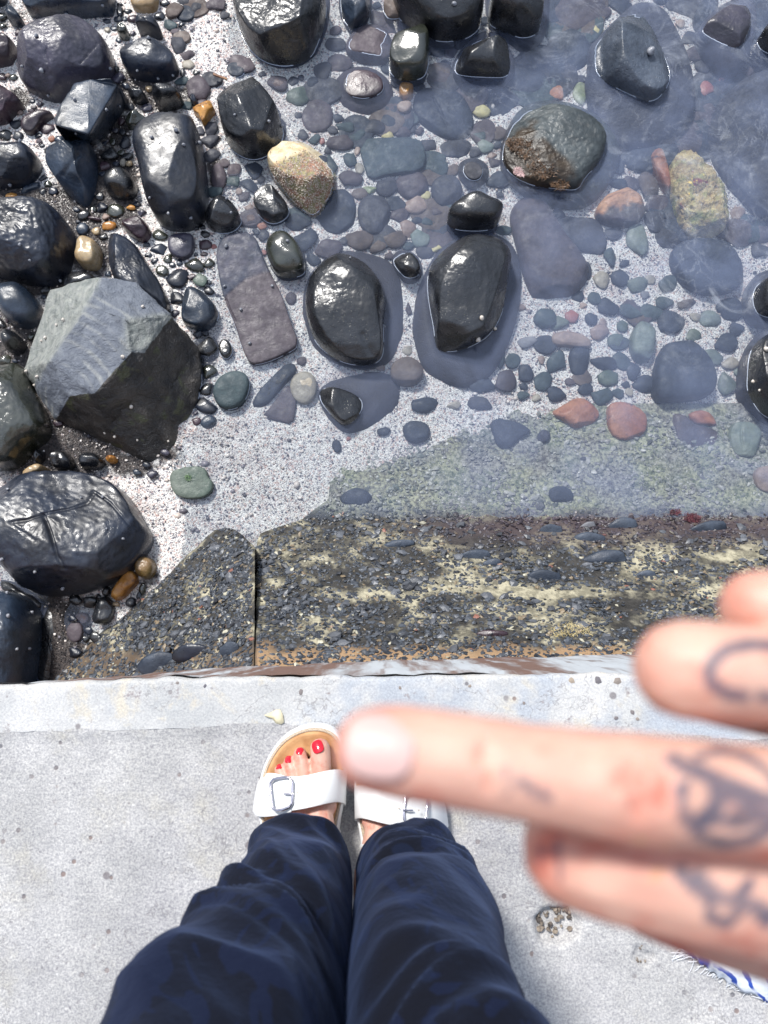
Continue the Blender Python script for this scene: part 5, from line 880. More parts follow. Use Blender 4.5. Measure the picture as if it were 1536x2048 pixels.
# seaweed tuft and crust on the big rounded boulder, weed tufts elsewhere
def tuft(name, label, x, y, z, rr, n, mat, L, cat='seaweed', spread=1.0):
    V, F_ = [], []; c = P(x, y, z)
    for i in range(n):
        a = rng.uniform(0, 6.283); d = rr * math.sqrt(rng.uniform()); p = c + np.array((d * math.cos(a), d * math.sin(a) * spread, 0)); dr = np.array((rng.normal(), rng.normal(), rng.uniform(.2, 1.0))); dr /= np.linalg.norm(dr); sd_ = np.cross(dr, (0, 0, 1)); sd_ /= np.linalg.norm(sd_) + 1e-9
        l = L * rng.uniform(.5, 1.2); w_ = l * .09; b = len(V)
        for q in range(4): V += [p + dr * l * q / 3 + np.array((0, 0, -.3 * l * (q / 3) ** 2)) + sd_ * w_ * (1 - q / 4), p + dr * l * q / 3 + np.array((0, 0, -.3 * l * (q / 3) ** 2)) - sd_ * w_ * (1 - q / 4)]
        for q in range(3): F_.append((b + 2 * q, b + 2 * q + 1, b + 2 * q + 3, b + 2 * q + 2))
    o = obj(name, fastmesh(name, np.array(V) - c, np.array(F_), mat), None, tuple(c)); tag(o, label, cat); return o
def plain(name, c1, c2, rough=.5, sc=60):
    m = N(name); m.bsdf(Base_Color=m.mix(m.noise(sc, 3, lo=.35, hi=.65), c1, c2), Roughness=rough); return m.m
MG = plain('green_weed', (.03, .09, .02), (.08, .16, .05)); MPK = plain('pink_coralline_weed', (.45, .27, .27), (.7, .5, .48)); MRW = plain('dark_red_weed', (.05, .012, .02), (.12, .03, .04)); MBW = plain('brown_kelp', (.03, .015, .006), (.12, .06, .025), .5)
tuft('weed_tuft', 'dark green tuft of weed on the flat green pebble', 376, 955, -1.078, .010, 60, MG, .008)
bv = BVHS['seaweed covered boulder'][1]
def on(host, x, y):
    hit = BVHS[host][1].ray_cast(C0, (Vector(P(x, y, -1.3)) - C0).normalized()); return hit[0].z if hit[0] else ZW
tuft('coralline_weed', 'pink crusty tuft of weed at the left foot of the seaweed covered boulder', 1042, 343, max(on('seaweed covered boulder', 1042, 343), ZW) + .001, .024, 420, MPK, .008, spread=.7)
for x, y, r_ in ((1060, 300, .05), (1085, 340, .045), (1120, 365, .03), (1035, 290, .03)):
    tuft('brown_kelp', f'wet brown kelp matted on the boulder, {"upper" if y < 295 else "middle" if y < 320 else "lower" if y < 350 else "lowest"} clump', x, y, max(on('seaweed covered boulder', x, y), ZW) + .001, r_, 240, MBW, .016, spread=.7)
tuft('red_weed', 'dark red tuft of weed at the waterline of the bank beside a flat blue cobble', 1385, 1036, -1.09, .024, 260, MRW, .010, spread=.5)
tuft('red_weed', 'small dark red tuft of weed at the waterline, left of the larger tuft', 1350, 1024, -1.095, .016, 140, MRW, .009, spread=.5)
MY = plain('pale_weed', (.42, .33, .14), (.6, .5, .25)); 
tuft('yellow_weed', 'pale orange crust of weed on the bank just left of the finger tips', 1140, 1269, float(bank_z(1140., 1269.)) + .006, .05, 500, MY, .007, cat='weed', spread=.55)
# dried leaf on the trowelled edge
ml = plain('dried_leaf', (.62, .55, .36), (.75, .68, .48), .7)
lp = [(528,1430),(540,1426),(551,1420),(560,1419),(566,1430),(568,1445),(562,1449),(552,1447),(545,1438),(535,1434)]; base = [P(x, y, .0052 + .0015 * math.sin(x)) for x, y in lp]; cc = np.mean(base, 0) + np.array((0, 0, .003))
V = base + [cc] + [b - np.array((0, 0, .0008)) for b in base]; n = len(lp); F_ = [(i, (i + 1) % n, n) for i in range(n)] + [((i + 1) % n, i, n + 1 + i, n + 1 + (i + 1) % n) for i in range(n)]
o = place('dried_leaf', V, F_, ml, cc); tag(o, 'small pale yellow dried leaf lying on the trowelled wall edge above the sandals', 'leaf')
# driftwood splinter by the triangular boulder
o = place('wood_splinter', *(lambda a, b: (np.array([a + d for d in ((0,0,0),(0,-.006,0),(0,-.006,.005),(0,0,.006))] + [b + d for d in ((0,0,0),(0,-.007,0),(0,-.006,.006),(0,0,.005))]), [(0,1,2,3),(7,6,5,4),(0,4,5,1),(1,5,6,2),(2,6,7,3),(3,7,4,0)]))(P(427,148,-1.07), P(455,158,-1.075)), plain('wet_driftwood', (.18,.08,.04), (.4,.22,.12), .4), P(440,152,-1.08), smooth=False); tag(o, 'short brown splinter of wood at the tip of the triangular boulder', 'driftwood')
# ------------------------------------------------------------------ meniscus: the bright rim of water drawn up round each stone
mwr = N('water_rim'); mwr.bsdf(Base_Color=(.5, .56, .68), Roughness=.12, IOR=1.6)
RV, RF = [], []
for V, Fc in WATERLINES:
    V = np.asarray(V); s = V[:, 2] - ZW; segs = {}
    for f in Fc:
        f = list(f); pts = []
        for a, b in zip(f, f[1:] + f[:1]):
            if (s[a] > 0) != (s[b] > 0):
                t = s[a] / (s[a] - s[b]); pts.append(V[a] + (V[b] - V[a]) * t)
        if len(pts) == 2:
            a, b = pts; d = b - a; L = np.linalg.norm(d)
            if L < 1e-5: continue
            m_ = (a + b) / 2; x_, y_ = proj(m_)
            if x_ < 395 or (x_ < 480 and y_ > 900): continue
            if noise3(np.array([m_ * 16]))[0] < -.12: continue
            d /= L; q = np.array((-d[1], d[0], 0)); b0 = len(RV); w_ = .0011
            for c_ in (a - d * .0006, b + d * .0006):
                RV += [c_ + q * w_, c_ + np.array((0, 0, w_ * 1.2)), c_ - q * w_]
            RF += [(b0, b0 + 1, b0 + 4, b0 + 3), (b0 + 1, b0 + 2, b0 + 5, b0 + 4)]
if RV: tag(obj('water_rim', fastmesh('water_rim', np.array(RV), np.array(RF), mwr.m, True)), 'bright thin rim of water around the standing stones', kind='stuff')
# ------------------------------------------------------------------ loose pebbles and shell grit on the shore: nobody could count them
gm = N('shore_grit'); gm.bsdf(Base_Color=gm.mix(gm.ramp(gm.at('hue'), .38, .42), gm.mix(gm.at('shade'), (.05, .05, .065), (.26, .24, .27)), gm.mix(gm.at('shade'), (.55, .46, .40), (.85, .80, .76))), Roughness=.35)
n = 11000; px = np.concatenate([rng.uniform(-40, 480, n // 2), rng.uniform(380, 1560, n // 2)]); py = np.concatenate([rng.uniform(-30, 1300, n // 2), rng.uniform(-30, 1040, n // 2)])
k = ~((px > 655) & (py > 835)); px, py = px[k], py[k]; n = len(px)
r = rng.gamma(3, 1, n) * .0006 + .0008; r[rng.uniform(size=n) < .06] *= 1.8; z = bed_z(px, py); c = P(px, py, z + .001)
S = ICV[None] * rng.uniform(.7, 1.1, (n, len(ICV), 1)) * r[:, None, None] * np.stack([rng.uniform(.8, 1.4, n), rng.uniform(.8, 1.2, n), rng.uniform(.4, .8, n)], 1)[:, None]
W = (S + c[:, None]).reshape(-1, 3); me = fastmesh('shore_grit', W, (ICF[None] + (np.arange(n) * len(ICV))[:, None, None]).reshape(-1, 3), gm.m, True)
attr(me, 'hue', np.repeat(rng.uniform(0, 1, n), len(ICV))); attr(me, 'shade', np.repeat(rng.uniform(0, 1, n), len(ICV))); tag(obj('shore_grit', me), 'fine grit and shell fragments between the stones', kind='stuff')
# ------------------------------------------------------------------ the person looking down: bare feet in sandals, wide trousers, tattooed hand before the lens
def lin(*c): return c
msk = N('skin'); fl = msk.math('ADD', msk.at('flush'), msk.noise(75, 4, .65, lo=.48, hi=.78)); ink = msk.at('ink')
c = msk.mix(msk.noise(60, 4, lo=.3, hi=.7), (.60, .37, .29), (.67, .44, .35)); c = msk.mix(msk.math('MULTIPLY', fl, .72), c, (.56, .17, .12)); c = msk.mix(msk.noise(130, 2, lo=.68, hi=.74), c, (.62, .32, .2))
c = msk.mix(ink, c, (.025, .05, .10))
b_ = msk.bsdf(Base_Color=c, Roughness=.5, Normal=msk.bump(msk.noise(700, 4), .25, .0006))
b_.inputs['Subsurface Weight'].default_value = .18; b_.inputs['Subsurface Radius'].default_value = (.008, .003, .0015); b_.inputs['Subsurface Scale'].default_value = .35
def ico_v(sub):
    b = bmesh.new(); bmesh.ops.create_icosphere(b, subdivisions=sub, radius=1); v = np.array([x.co for x in b.verts]); f = np.array([[q.index for q in x.verts] for x in b.faces]); b.free(); return v, f
IV, IF = ico_v(2)
class Blob:
    def __init__(s): s.V = []; s.F = []; s.n = 0
    def ball(s, c, r, rot=None):
        v = IV * (np.array(r) if np.ndim(r) else r)
        if rot is not None: v = v @ rot.T
        s.V.append(v + np.array(c)); s.F.append(IF + s.n); s.n += len(IV)
    def chain(s, pts, step=.22):
        """pts: list of (xyz, radius); balls laid so close that they melt into one tapering limb"""
        for (a, ra), (b, rb) in zip(pts[:-1], pts[1:]):
            a, b = np.array(a), np.array(b); L = np.linalg.norm(b - a); n = max(2, int(L / (min(np.min(ra), np.min(rb)) * step)))
            for k in range(n + 1): q = k / n; s.ball(a + (b - a) * q, ra + (rb - ra) * q)
    def build(s, voxel, smooth=6):
        me = bpy.data.meshes.new('tmp'); me.from_pydata(np.concatenate(s.V).tolist(), [], np.concatenate(s.F).tolist()); me.update()
        o = bpy.data.objects.new('tmp', me); COL.objects.link(o)
        m = o.modifiers.new('r', 'REMESH'); m.mode = 'VOXEL'; m.voxel_size = voxel; m.use_smooth_shade = True
        m2 = o.modifiers.new('s', 'SMOOTH'); m2.factor = .5; m2.iterations = smooth
        dg = bpy.context.evaluated_depsgraph_get(); ev = o.evaluated_get(dg); out = bpy.data.meshes.new_from_object(ev)
        V = np.array([v.co for v in out.vertices]); Fc = [tuple(p.vertices) for p in out.polygons]
        bpy.data.objects.remove(o); bpy.data.meshes.remove(me); bpy.data.meshes.remove(out); return V, Fc
per = empty('person', P(700, 1780, 0)); tag(per, 'person in wide navy trousers and white sandals holding a tattooed finger before the lens', 'person')
PO = np.array(per.location)
# ---- hand (distances along the lens axis)
hb = Blob()
S_ = lambda x, y, r, d: (D(x, y, d), r / F * d)
mid = [S_(752, 1500, 88, .134), S_(800, 1503, 96, .134), S_(880, 1514, 98, .1335), S_(970, 1530, 99, .133), S_(1060, 1546, 100, .132), S_(1160, 1562, 106, .131), S_(1250, 1576, 113, .130), S_(1310, 1584, 115, .130), S_(1400, 1592, 113, .131), S_(1560, 1612, 118, .133), S_(1760, 1640, 128, .137), S_(1980, 1665, 140, .142)]
hb.chain(mid)
hb.chain([S_(1366, 1338, 101, .139), S_(1420, 1342, 104, .137), S_(1540, 1352, 100, .137), S_(1700, 1390, 104, .139), S_(1950, 1450, 125, .144)])
hb.chain([S_(1366, 1338, 100, .139), S_(1395, 1350, 92, .152), S_(1480, 1372, 92, .164), S_(1640, 1410, 90, .168)])
hb.chain([S_(1515, 1214, 76, .150), S_(1580, 1222, 84, .148), S_(1720, 1270, 88, .149), S_(1920, 1330, 110, .153)])
hb.chain([S_(1515, 1214, 76, .150), S_(1550, 1240, 74, .164), S_(1680, 1290, 76, .170)])
hb.chain([S_(1160, 1700, 118, .146), S_(1240, 1722, 124, .142), S_(1400, 1762, 124, .139), S_(1580, 1796, 132, .140), S_(1780, 1820, 142, .146), S_(1980, 1840, 150, .150)])
hb.chain([S_(1160, 1700, 118, .146), S_(1200, 1720, 112, .163), S_(1340, 1730, 112, .172), S_(1520, 1740, 108, .174)])
# thumb folded behind the fore finger
hb.chain([S_(1310, 1800, 78, .168), S_(1420, 1830, 92, .166), S_(1560, 1870, 98, .162), S_(1780, 1920, 112, .160), S_(2050, 1880, 140, .164)])
# palm, wrist, forearm
for q in np.linspace(0, 1, 9):
    a, b = D(1960, 1380, .150), D(1990, 1850, .153); hb.chain([(a + (b - a) * q, .0125), (D(2700, 1600, .178) + np.array((0, (.5 - q) * .045, 0)), .0155), (D(3150, 1640, .19) + np.array((0, (.5 - q) * .03, 0)), .0165)], step=.35)
wr = D(3150, 1640, .19); el = np.array((.60, -.36, .98)); hb.chain([(wr, .024), (wr * .7 + el * .3, .031), (el, .040)], step=.3)
HV, HF = hb.build(.0011, 4)
# knuckle creases pressed into the skin of the middle finger
hx, hy = proj(HV)
tri = np.array([f[:3] for f in HF]); fn = np.cross(HV[tri[:, 1]] - HV[tri[:, 0]], HV[tri[:, 2]] - HV[tri[:, 0]]); nn = np.zeros_like(HV)
for k in range(3): np.add.at(nn, tri[:, k], fn)
nn /= np.linalg.norm(nn, axis=1)[:, None] + 1e-12
C_ = np.array((0, 0, H)); vis = ((HV - C_) * nn).sum(1) < 0; near = (HV - C_) @ AX < .165
vis &= near
cr = np.zeros(len(HV))
for pts, w_ in ((pp('1268,1520 1258,1560 1262,1600 1275,1640'), 7), (pp('1292,1525 1285,1565 1290,1600 1280,1625'), 7), (pp('1318,1530 1328,1570 1322,1620'), 8), (pp('1240,1540 1235,1580'), 6), (pp('1345,1550 1350,1600'), 6), (pp('975,1480 968,1530 975,1580'), 6), (pp('958,1500 952,1550'), 5)):
    cr = np.maximum(cr, np.exp(-(seg_dist(hx, hy, pts) / w_) ** 2))
HV = HV - nn * (cr * vis * .0013)[:, None]
flush = np.zeros(len(HV))
def g(x, y, sx, sy, a): return a * np.exp(-((hx - x) / sx) ** 2 - ((hy - y) / sy) ** 2)
flush += g(720, 1500, 95, 110, .75) + g(870, 1610, 150, 40, .5) + g(1290, 1600, 60, 80, .4) + g(1200, 1690, 160, 45, .45) + g(1290, 1360, 45, 90, .4) + g(1460, 1180, 60, 60, .7) + g(1450, 1450, 90, 25, .6) + g(1480, 1715, 200, 16, .9) + g(1080, 1720, 60, 90, .5) + g(1290, 1770, 60, 60, .4) + g(1400, 1890, 200, 40, .6) + g(1120, 1380, 900, 14, 0) + .15 + cr * .4
INK = [('1560,1292 1500,1290 1460,1296 1430,1315 1415,1342 1425,1370 1455,1388 1490,1394', 10), ('1520,1392 1545,1396', 9),
       ('1345,1518 1375,1535 1420,1552 1480,1578 1545,1605', 12), ('1395,1515 1440,1500 1490,1512 1530,1538 1560,1570', 7), ('1365,1575 1362,1610 1375,1645 1405,1675 1450,1688 1500,1680 1545,1655', 9),
       ('1430,1570 1436,1600 1425,1632 1405,1640', 15), ('1455,1580 1500,1600 1540,1610', 17), ('1470,1640 1510,1632 1550,1628', 15), ('1425,1640 1470,1645', 8),
       ('1012,1535 1022,1560 1018,1590', 4.5), ('1042,1558 1060,1580 1090,1600', 6), ('1085,1575 1100,1602', 5), ('1062,1560 1048,1585', 4.5), ('1030,1572 1055,1574', 4),
       ('1078,1690 1080,1722', 3.5), ('1080,1708 1114,1706', 3.5), ('1116,1684 1122,1755', 4.5),
       ('1362,1745 1385,1770 1412,1790 1450,1800 1500,1808 1560,1832', 12), ('1372,1762 1400,1752 1425,1775 1450,1800 1480,1790 1500,1765', 9), ('1415,1805 1425,1840 1455,1848 1475,1828 1465,1805', 8), ('1510,1820 1535,1850', 8)]
iv = np.zeros(len(HV))
for s, w_ in INK: iv = np.maximum(iv, sstep(1.25, .7, seg_dist(hx, hy, pp(s)) / (w_ * 1.35)) * (.75 if hx.mean() and w_ < 6.5 and float(s.split(',')[0]) < 1130 else .95))
iv *= vis * (.8 + .2 * noise3(HV * 300))
# ---- feet
SCL = 1.0
fb = Blob(); Z = lambda x, y, z: P(x, y, z)
FT = dict(big=[((640, 1497, .047), .0135), ((642, 1520, .049), .0135), ((645, 1560, .050), .0125), ((648, 1610, .052), .017)],
          two=[((600, 1507, .043), .0088), ((604, 1525, .048), .0086), ((612, 1560, .051), .0085), ((622, 1610, .052), .014)],
          three=[((579, 1524, .042), .0082), ((584, 1540, .046), .0080), ((592, 1572, .049), .008), ((603, 1615, .050), .013)],
          four=[((560, 1540, .041), .0078), ((566, 1555, .045), .0076), ((575, 1582, .047), .0078), ((585, 1620, .048), .013)],
          five=[((545, 1564, .039), .0075), ((552, 1582, .042), .0078), ((565, 1622, .045), .012)])
for k, ch in FT.items(): fb.chain([(Z(*p), r) for p, r in ch])
for a, b, ra, rb in (((635, 1610, .054), (640, 1730, .085), .018, .026), ((600, 1615, .052), (625, 1730, .075), .017, .025), ((568, 1625, .046), (612, 1740, .062), .015, .024), ((640, 1720, .09), (628, 1745, .11), .026, .032), ((618, 1740, .055), (628, 1830, .055), .024, .027)):
    fb.chain([(Z(*a), ra), (Z(*b), rb)])
fb.chain([(Z(632, 1730, .10), .029), ((-.108, -.287, .16), .034), ((-.108, -.288, .30), .043)])
FV, FF = fb.build(.0021, 4)
xm = (Z(600, 1640, .05)[0] + Z(797, 1675, .05)[0]); dy = Z(797, 1672, .05)[1] - Z(600, 1640, .05)[1]
def mir(V): V = np.array(V, float); V = V.copy(); V[..., 0] = xm - V[..., 0]; V[..., 1] += dy; return V
FV2 = mir(FV)
fx, fy = proj(FV); ff = np.zeros(len(FV))
for x, y in ((640, 1480), (600, 1500), (579, 1517), (560, 1532)): ff += .45 * np.exp(-((fx - x) / 14) ** 2 - ((fy - y) / 12) ** 2)
ff += .2
n0, n1 = len(HV), len(FV)
V = np.concatenate([HV, FV, FV2]); Fa = list(HF) + [tuple(i + n0 for i in f) for f in FF] + [tuple(i + n0 + n1 for i in f[::-1]) for f in FF]
# trunk, thighs and upper arm under the clothes, joined to the shins and the forearm
cb = Blob()
for sx in (0, 1):
    f_ = (lambda p: tuple(mir(np.array([p]))[0])) if sx else (lambda p: p)
    cb.chain([(f_((-.108, -.288, .27)), .040), (f_((-.110, -.285, .42)), .048), (f_((-.105, -.33, .62)), .062), (f_((-.10, -.38, .80)), .075)], step=.4)
for z, ax_, ay_ in ((.80, .13, .09), (.92, .12, .085), (1.04, .12, .085), (1.16, .13, .09), (1.28, .13, .085)): cb.ball((-.03, -.43, z), (ax_, ay_, .09))
cb.chain([((.11, -.455, 1.31), .05), ((.35, -.44, 1.15), .044), ((.58, -.365, .99), .038)], step=.4)
CV, CF = cb.build(.008, 3)
def join_islands(V, Fa, isl, p):
    """open one face of each island nearest p and weld a tube between the two openings"""
    q = []
    for a, b in isl:
        c = V[a:b]; fs = [i for i, f in enumerate(Fa) if len(f) == 4 and a <= f[0] < b]; cen = np.array([V[list(Fa[i])].mean(0) for i in fs]); q.append(fs[int(np.argmin(np.linalg.norm(cen - p, axis=1)))])
    A, B = Fa[q[0]], Fa[q[1]][::-1]; k = min(range(4), key=lambda k: sum(np.linalg.norm(V[A[i]] - V[B[(i + k) % 4]]) for i in range(4)))
    for i in range(4): Fa.append((A[i], B[(i + k) % 4], B[(i + 1 + k) % 4], A[(i + 1) % 4]))
    for i in sorted(q, reverse=True): del Fa[i]
n2_ = len(V); V = np.concatenate([V, CV]); Fa += [tuple(i + n2_ for i in f) for f in CF]; I3 = (n2_, len(V))
join_islands(V, Fa, [(0, n0), I3], el); join_islands(V, Fa, [(n0, n0 + n1), I3], np.array((-.108, -.288, .34))); join_islands(V, Fa, [(n0 + n1, n2_), I3], mir(np.array([(-.108, -.288, .34)]))[0])
o = place('body', V, Fa, msk.m, PO, per); zc = np.zeros(len(CV))
attr(o.data, 'flush', np.clip(np.concatenate([flush, ff, ff, zc]), 0, 1)); attr(o.data, 'ink', np.concatenate([iv, np.zeros(n1 * 2), zc]))
# ---- nails
mn = N('red_nail_varnish'); mn.bsdf(Base_Color=(.62, .012, .03), Roughness=.15, IOR=1.6); mfn = N('bare_fingernail'); mfn.bsdf(Base_Color=(.62, .41, .38), Roughness=.45)
def nail(name, c, rx, ry, rz, mat, rot=None, nrm=None):
    V, F_ = [], []; n = 20
    for k in range(9):
        t = k / 8
        for j in range(n):
            a = j * 2 * math.pi / n; u, v = abs(math.cos(a)) ** .7 * np.sign(math.cos(a)), abs(math.sin(a)) ** .7 * np.sign(math.sin(a)); V.append((u * rx * t, v * ry * t, -rz * 1.6 * (u * t) ** 2 - rz * .5 * (v * t) ** 2))
    F_ = [tuple(f)[::-1] for f in gridfaces(9, n, True)]; V = np.array(V)
    if rot is not None: V = V @ rot.T
    o = place(name, V + c, F_, mat, c, per); md_ = o.modifiers.new('solid', 'SOLIDIFY'); md_.thickness = .0006; md_.offset = -1; return o
def rx_(a): return np.array(Matrix.Rotation(a, 3, 'X'))
bvf = BVHTree.FromPolygons([Vector(v) for v in FV], [list(f) for f in FF])
for (x, y, a, b) in ((635, 1493, .0075, .0085), (600, 1502, .0052, .0050), (577, 1518, .0050, .0052), (558, 1532, .0046, .0046), (543, 1558, .004, .004)):
    h = bvf.ray_cast(C0, (Vector(P(x, y, 0)) - C0).normalized())
    if h[0] is None: continue
    R_ = np.array(h[1].to_track_quat('Z', 'Y').to_matrix()); c = np.array(h[0]) + np.array(h[1]) * .0009
    nail('toenail', c, a, b, .0018, mn.m, R_); 
    c2 = mir(c[None])[0]; R2 = np.diag((-1, 1, 1)) @ R_ @ np.diag((-1, 1, 1)); nail('toenail', c2, a, b, .0018, mn.m, R2)
bvh = BVHTree.FromPolygons([Vector(v) for v in HV], [list(f) for f in HF])
h = bvh.ray_cast(C0, Vector(D(752, 1487, .1) - C_).normalized()); ax = (D(900, 1518, .13) - D(742, 1492, .13)); ax /= np.linalg.norm(ax); nz_ = np.array(h[1]); t2 = np.cross(nz_, ax); t2 /= np.linalg.norm(t2); ax = np.cross(t2, nz_); tow = C_ - np.array(h[0])
R_ = np.stack([t2, -ax, nz_], 1); 
if np.linalg.det(R_) < 0: R_[:, 0] *= -1
nail('fingernail', np.array(h[0]) + nz_ * .0006 + ax * .0006, .0058, .0062, .0016, mfn.m, R_)
# ---- sandals
mwl = N('white_leather'); mwl.bsdf(Base_Color=mwl.mix(mwl.noise(30, 3), (.78, .79, .80), (.84, .85, .86)), Roughness=.42, Normal=mwl.bump(mwl.noise(600, 3), .15, .001))
mck = N('suede_footbed'); mck.bsdf(Base_Color=mck.mix(mck.noise(40, 4, lo=.35, hi=.65), (.42, .20, .08), (.58, .33, .15)), Roughness=.7, Normal=mck.bump(mck.noise(500, 3), .4, .001))
mcr = N('cork_rim'); mcr.bsdf(Base_Color=mcr.mix(mcr.ramp(mcr.vor(700), .1, .5), (.16, .11, .07), (.55, .45, .34)), Roughness=.8)
mbk = N('buckle_metal'); mbk.bsdf(Base_Color=(.62, .60, .68), Metallic=1.0, Roughness=.22)
sole = chaikin(np.array([(602, 1452), (640, 1447), (672, 1458), (690, 1490), (694, 1540), (688, 1600), (676, 1660), (672, 1740), (668, 1830), (650, 1885), (620, 1895), (590, 1880), (572, 1820), (562, 1750), (540, 1700), (520, 1650), (513, 1600), (522, 1545), (540, 1505), (566, 1472)], float), 3)
SP = np.array([P(x, y, .026)[:2] for x, y in sole]); SCc = SP.mean(0)
def ringz(f, z): q = SCc + (SP - SCc) * f; return np.concatenate([q, np.full((len(q), 1), z)], 1)
def inset(d, z): v = SP - SCc; L = np.linalg.norm(v, axis=1)[:, None]; q = SCc + v * (L - d) / L; return np.concatenate([q, np.full((len(q), 1), z)], 1)
def shell(name, rings, mat, parent, cap=True, flip=False):
    V = np.concatenate(rings); n = len(rings[0]); F_ = [tuple(f) for f in gridfaces(len(rings), n, True)]
    if cap: F_ += [tuple(range(n)), tuple(range((len(rings) - 1) * n, len(rings) * n))[::-1]]
    if flip: V = mir(V); F_ = [f[::-1] for f in F_]
    return place(name, V, F_, mat, np.array(parent.location) + PO, parent) if False else placep(name, V, F_, mat, parent)
def placep(name, V, F_, mat, parent):
    """parent is itself a child of the person"""
    org = PO + np.array(parent.location); return obj(name, mesh(name, V - org, F_, mat), parent)
def strap(name, front, back, parent, flip, n=26, th=.0028, mat=None):
    def crv(pts, m):
        p = np.array([P(*q) for q in pts]); s = np.concatenate([[0], np.cumsum(np.linalg.norm(np.diff(p, axis=0), axis=1))]); t = np.linspace(0, s[-1], m)
        L = np.stack([np.interp(t, s, p[:, k]) for k in range(3)], 1)
        for _ in range(3): L[1:-1] = L[1:-1] * .5 + (L[2:] + L[:-2]) * .25
        return L
    a, b = crv(front, n), crv(back, n); rows = [a + (b - a) * q + np.array((0, 0, .0025 * math.sin(q * math.pi))) for q in np.linspace(0, 1, 8)]
    V = np.concatenate(rows); F_ = [tuple(f) for f in gridfaces(8, n)]
    if flip: V = mir(V); F_ = [f[::-1] for f in F_]
    o = placep(name, V, F_, mat or mwl.m, parent); s = o.modifiers.new('solid', 'SOLIDIFY'); s.thickness = th; s.offset = 0; bvm = o.modifiers.new('bev', 'BEVEL'); bvm.width = .0008; bvm.segments = 2; return o
def tube(name, pts, r, mat, parent, closed=True, n=8, flat=1.0, flip=False):
    p = np.array(pts, float); m_ = len(p); V, F_ = [], []
    if flip: p = mir(p)
    for i in range(m_):
        t = p[(i + 1) % m_] - p[i - 1] if closed or 0 < i < m_ - 1 else (p[1] - p[0] if i == 0 else p[-1] - p[-2]); t /= np.linalg.norm(t); u = np.cross(t, (0, 0, 1)); u /= np.linalg.norm(u) + 1e-9; v = np.cross(u, t)
        for j in range(n): a = j * 2 * math.pi / n; V.append(p[i] + u * r * math.cos(a) + v * r * flat * math.sin(a))
    R_ = m_ if closed else m_ - 1
    for i in range(R_):
        for j in range(n): F_.append((i * n + j, i * n + (j + 1) % n, ((i + 1) % m_) * n + (j + 1) % n, ((i + 1) % m_) * n + j))
    return placep(name, V, F_, mat, parent)
STR1 = ([(528, 1552, .012), (531, 1547, .030), (545, 1545, .050), (578, 1554, .066), (610, 1553, .072), (645, 1543, .072), (676, 1537, .060), (690, 1543, .035), (692, 1548, .014)],
        [(509, 1606, .012), (511, 1612, .030), (524, 1619, .056), (556, 1624, .076), (595, 1621, .086), (635, 1612, .088), (668, 1603, .074), (687, 1606, .042), (690, 1612, .014)])
STR2 = ([(512, 1668, .012), (516, 1668, .035), (535, 1662, .07), (580, 1660, .10), (640, 1655, .105), (672, 1655, .07), (680, 1660, .014)],
        [(524, 1700, .012), (528, 1706, .035), (550, 1710, .08), (590, 1712, .115), (640, 1710, .12), (668, 1705, .08), (676, 1704, .014)])
for flip in (False, True):
    sd_ = empty('sandal', mir(P(600, 1640, 0)[None])[0] - PO if flip else P(600, 1640, 0) - PO); sd_.parent = per
    shell('sole', [inset(.004, .0015), inset(.0, .004), inset(-.001, .014), inset(.0, .026), inset(.0012, .031), inset(.0035, .0325), inset(.0042, .031)], mwl.m, sd_, True, flip)
    shell('cork_rim', [inset(.0040, .029), inset(.0042, .0335), inset(.0075, .034), inset(.0085, .031)], mcr.m, sd_, False, flip)
    shell('footbed', [inset(.008, .028), inset(.0082, .034), inset(.0125, .0345), inset(.017, .0325), inset(.024, .0315), inset(.04, .0315)], mck.m, sd_, True, flip)
    st = strap('strap', *STR1, sd_, flip); strap('strap', *STR2, sd_, flip)
    # overlapping strap end with side tab
    strap('strap_tab', [(513, 1585, .014), (517, 1562, .034), (533, 1551, .053), (560, 1553, .064), (585, 1557, .071)], [(507, 1622, .012), (512, 1632, .030), (526, 1634, .054), (552, 1632, .071), (583, 1624, .084)], sd_, flip, 16, .003)
    # buckle: flat rounded frame standing over the strap
    bl = [(541, 1566, .066), (546, 1559, .068), (556, 1556, .070), (572, 1554, .074), (580, 1556, .077), (584, 1564, .079), (585, 1590, .083), (584, 1606, .086), (579, 1614, .087), (566, 1619, .086), (553, 1621, .083), (546, 1617, .080), (543, 1606, .077), (541, 1585, .072)]
    bk = tube('buckle', [P(*q) for q in bl], .0017, mbk.m, sd_, True, 8, 1.0, flip)
    tube('buckle_pin', [P(584, 1588, .0845), P(575, 1588, .084), P(566, 1588, .080)], .0011, mbk.m, bk, False, 6, 1, flip)if False else tube('buckle_pin', [P(586, 1588, .0850), P(577, 1588, .0845), P(568, 1588, .0805)], .0011, mbk.m, sd_, False, 6, 1, flip)
    for x, y, z in ((556, 1588, .0800), (595, 1584, .0835)):
        tube('punch_hole', [P(x - 1.3, y, z), P(x, y - 1.3, z), P(x + 1.3, y, z), P(x, y + 1.3, z)], .0005, mcr.m, sd_, True, 6, .4, flip)
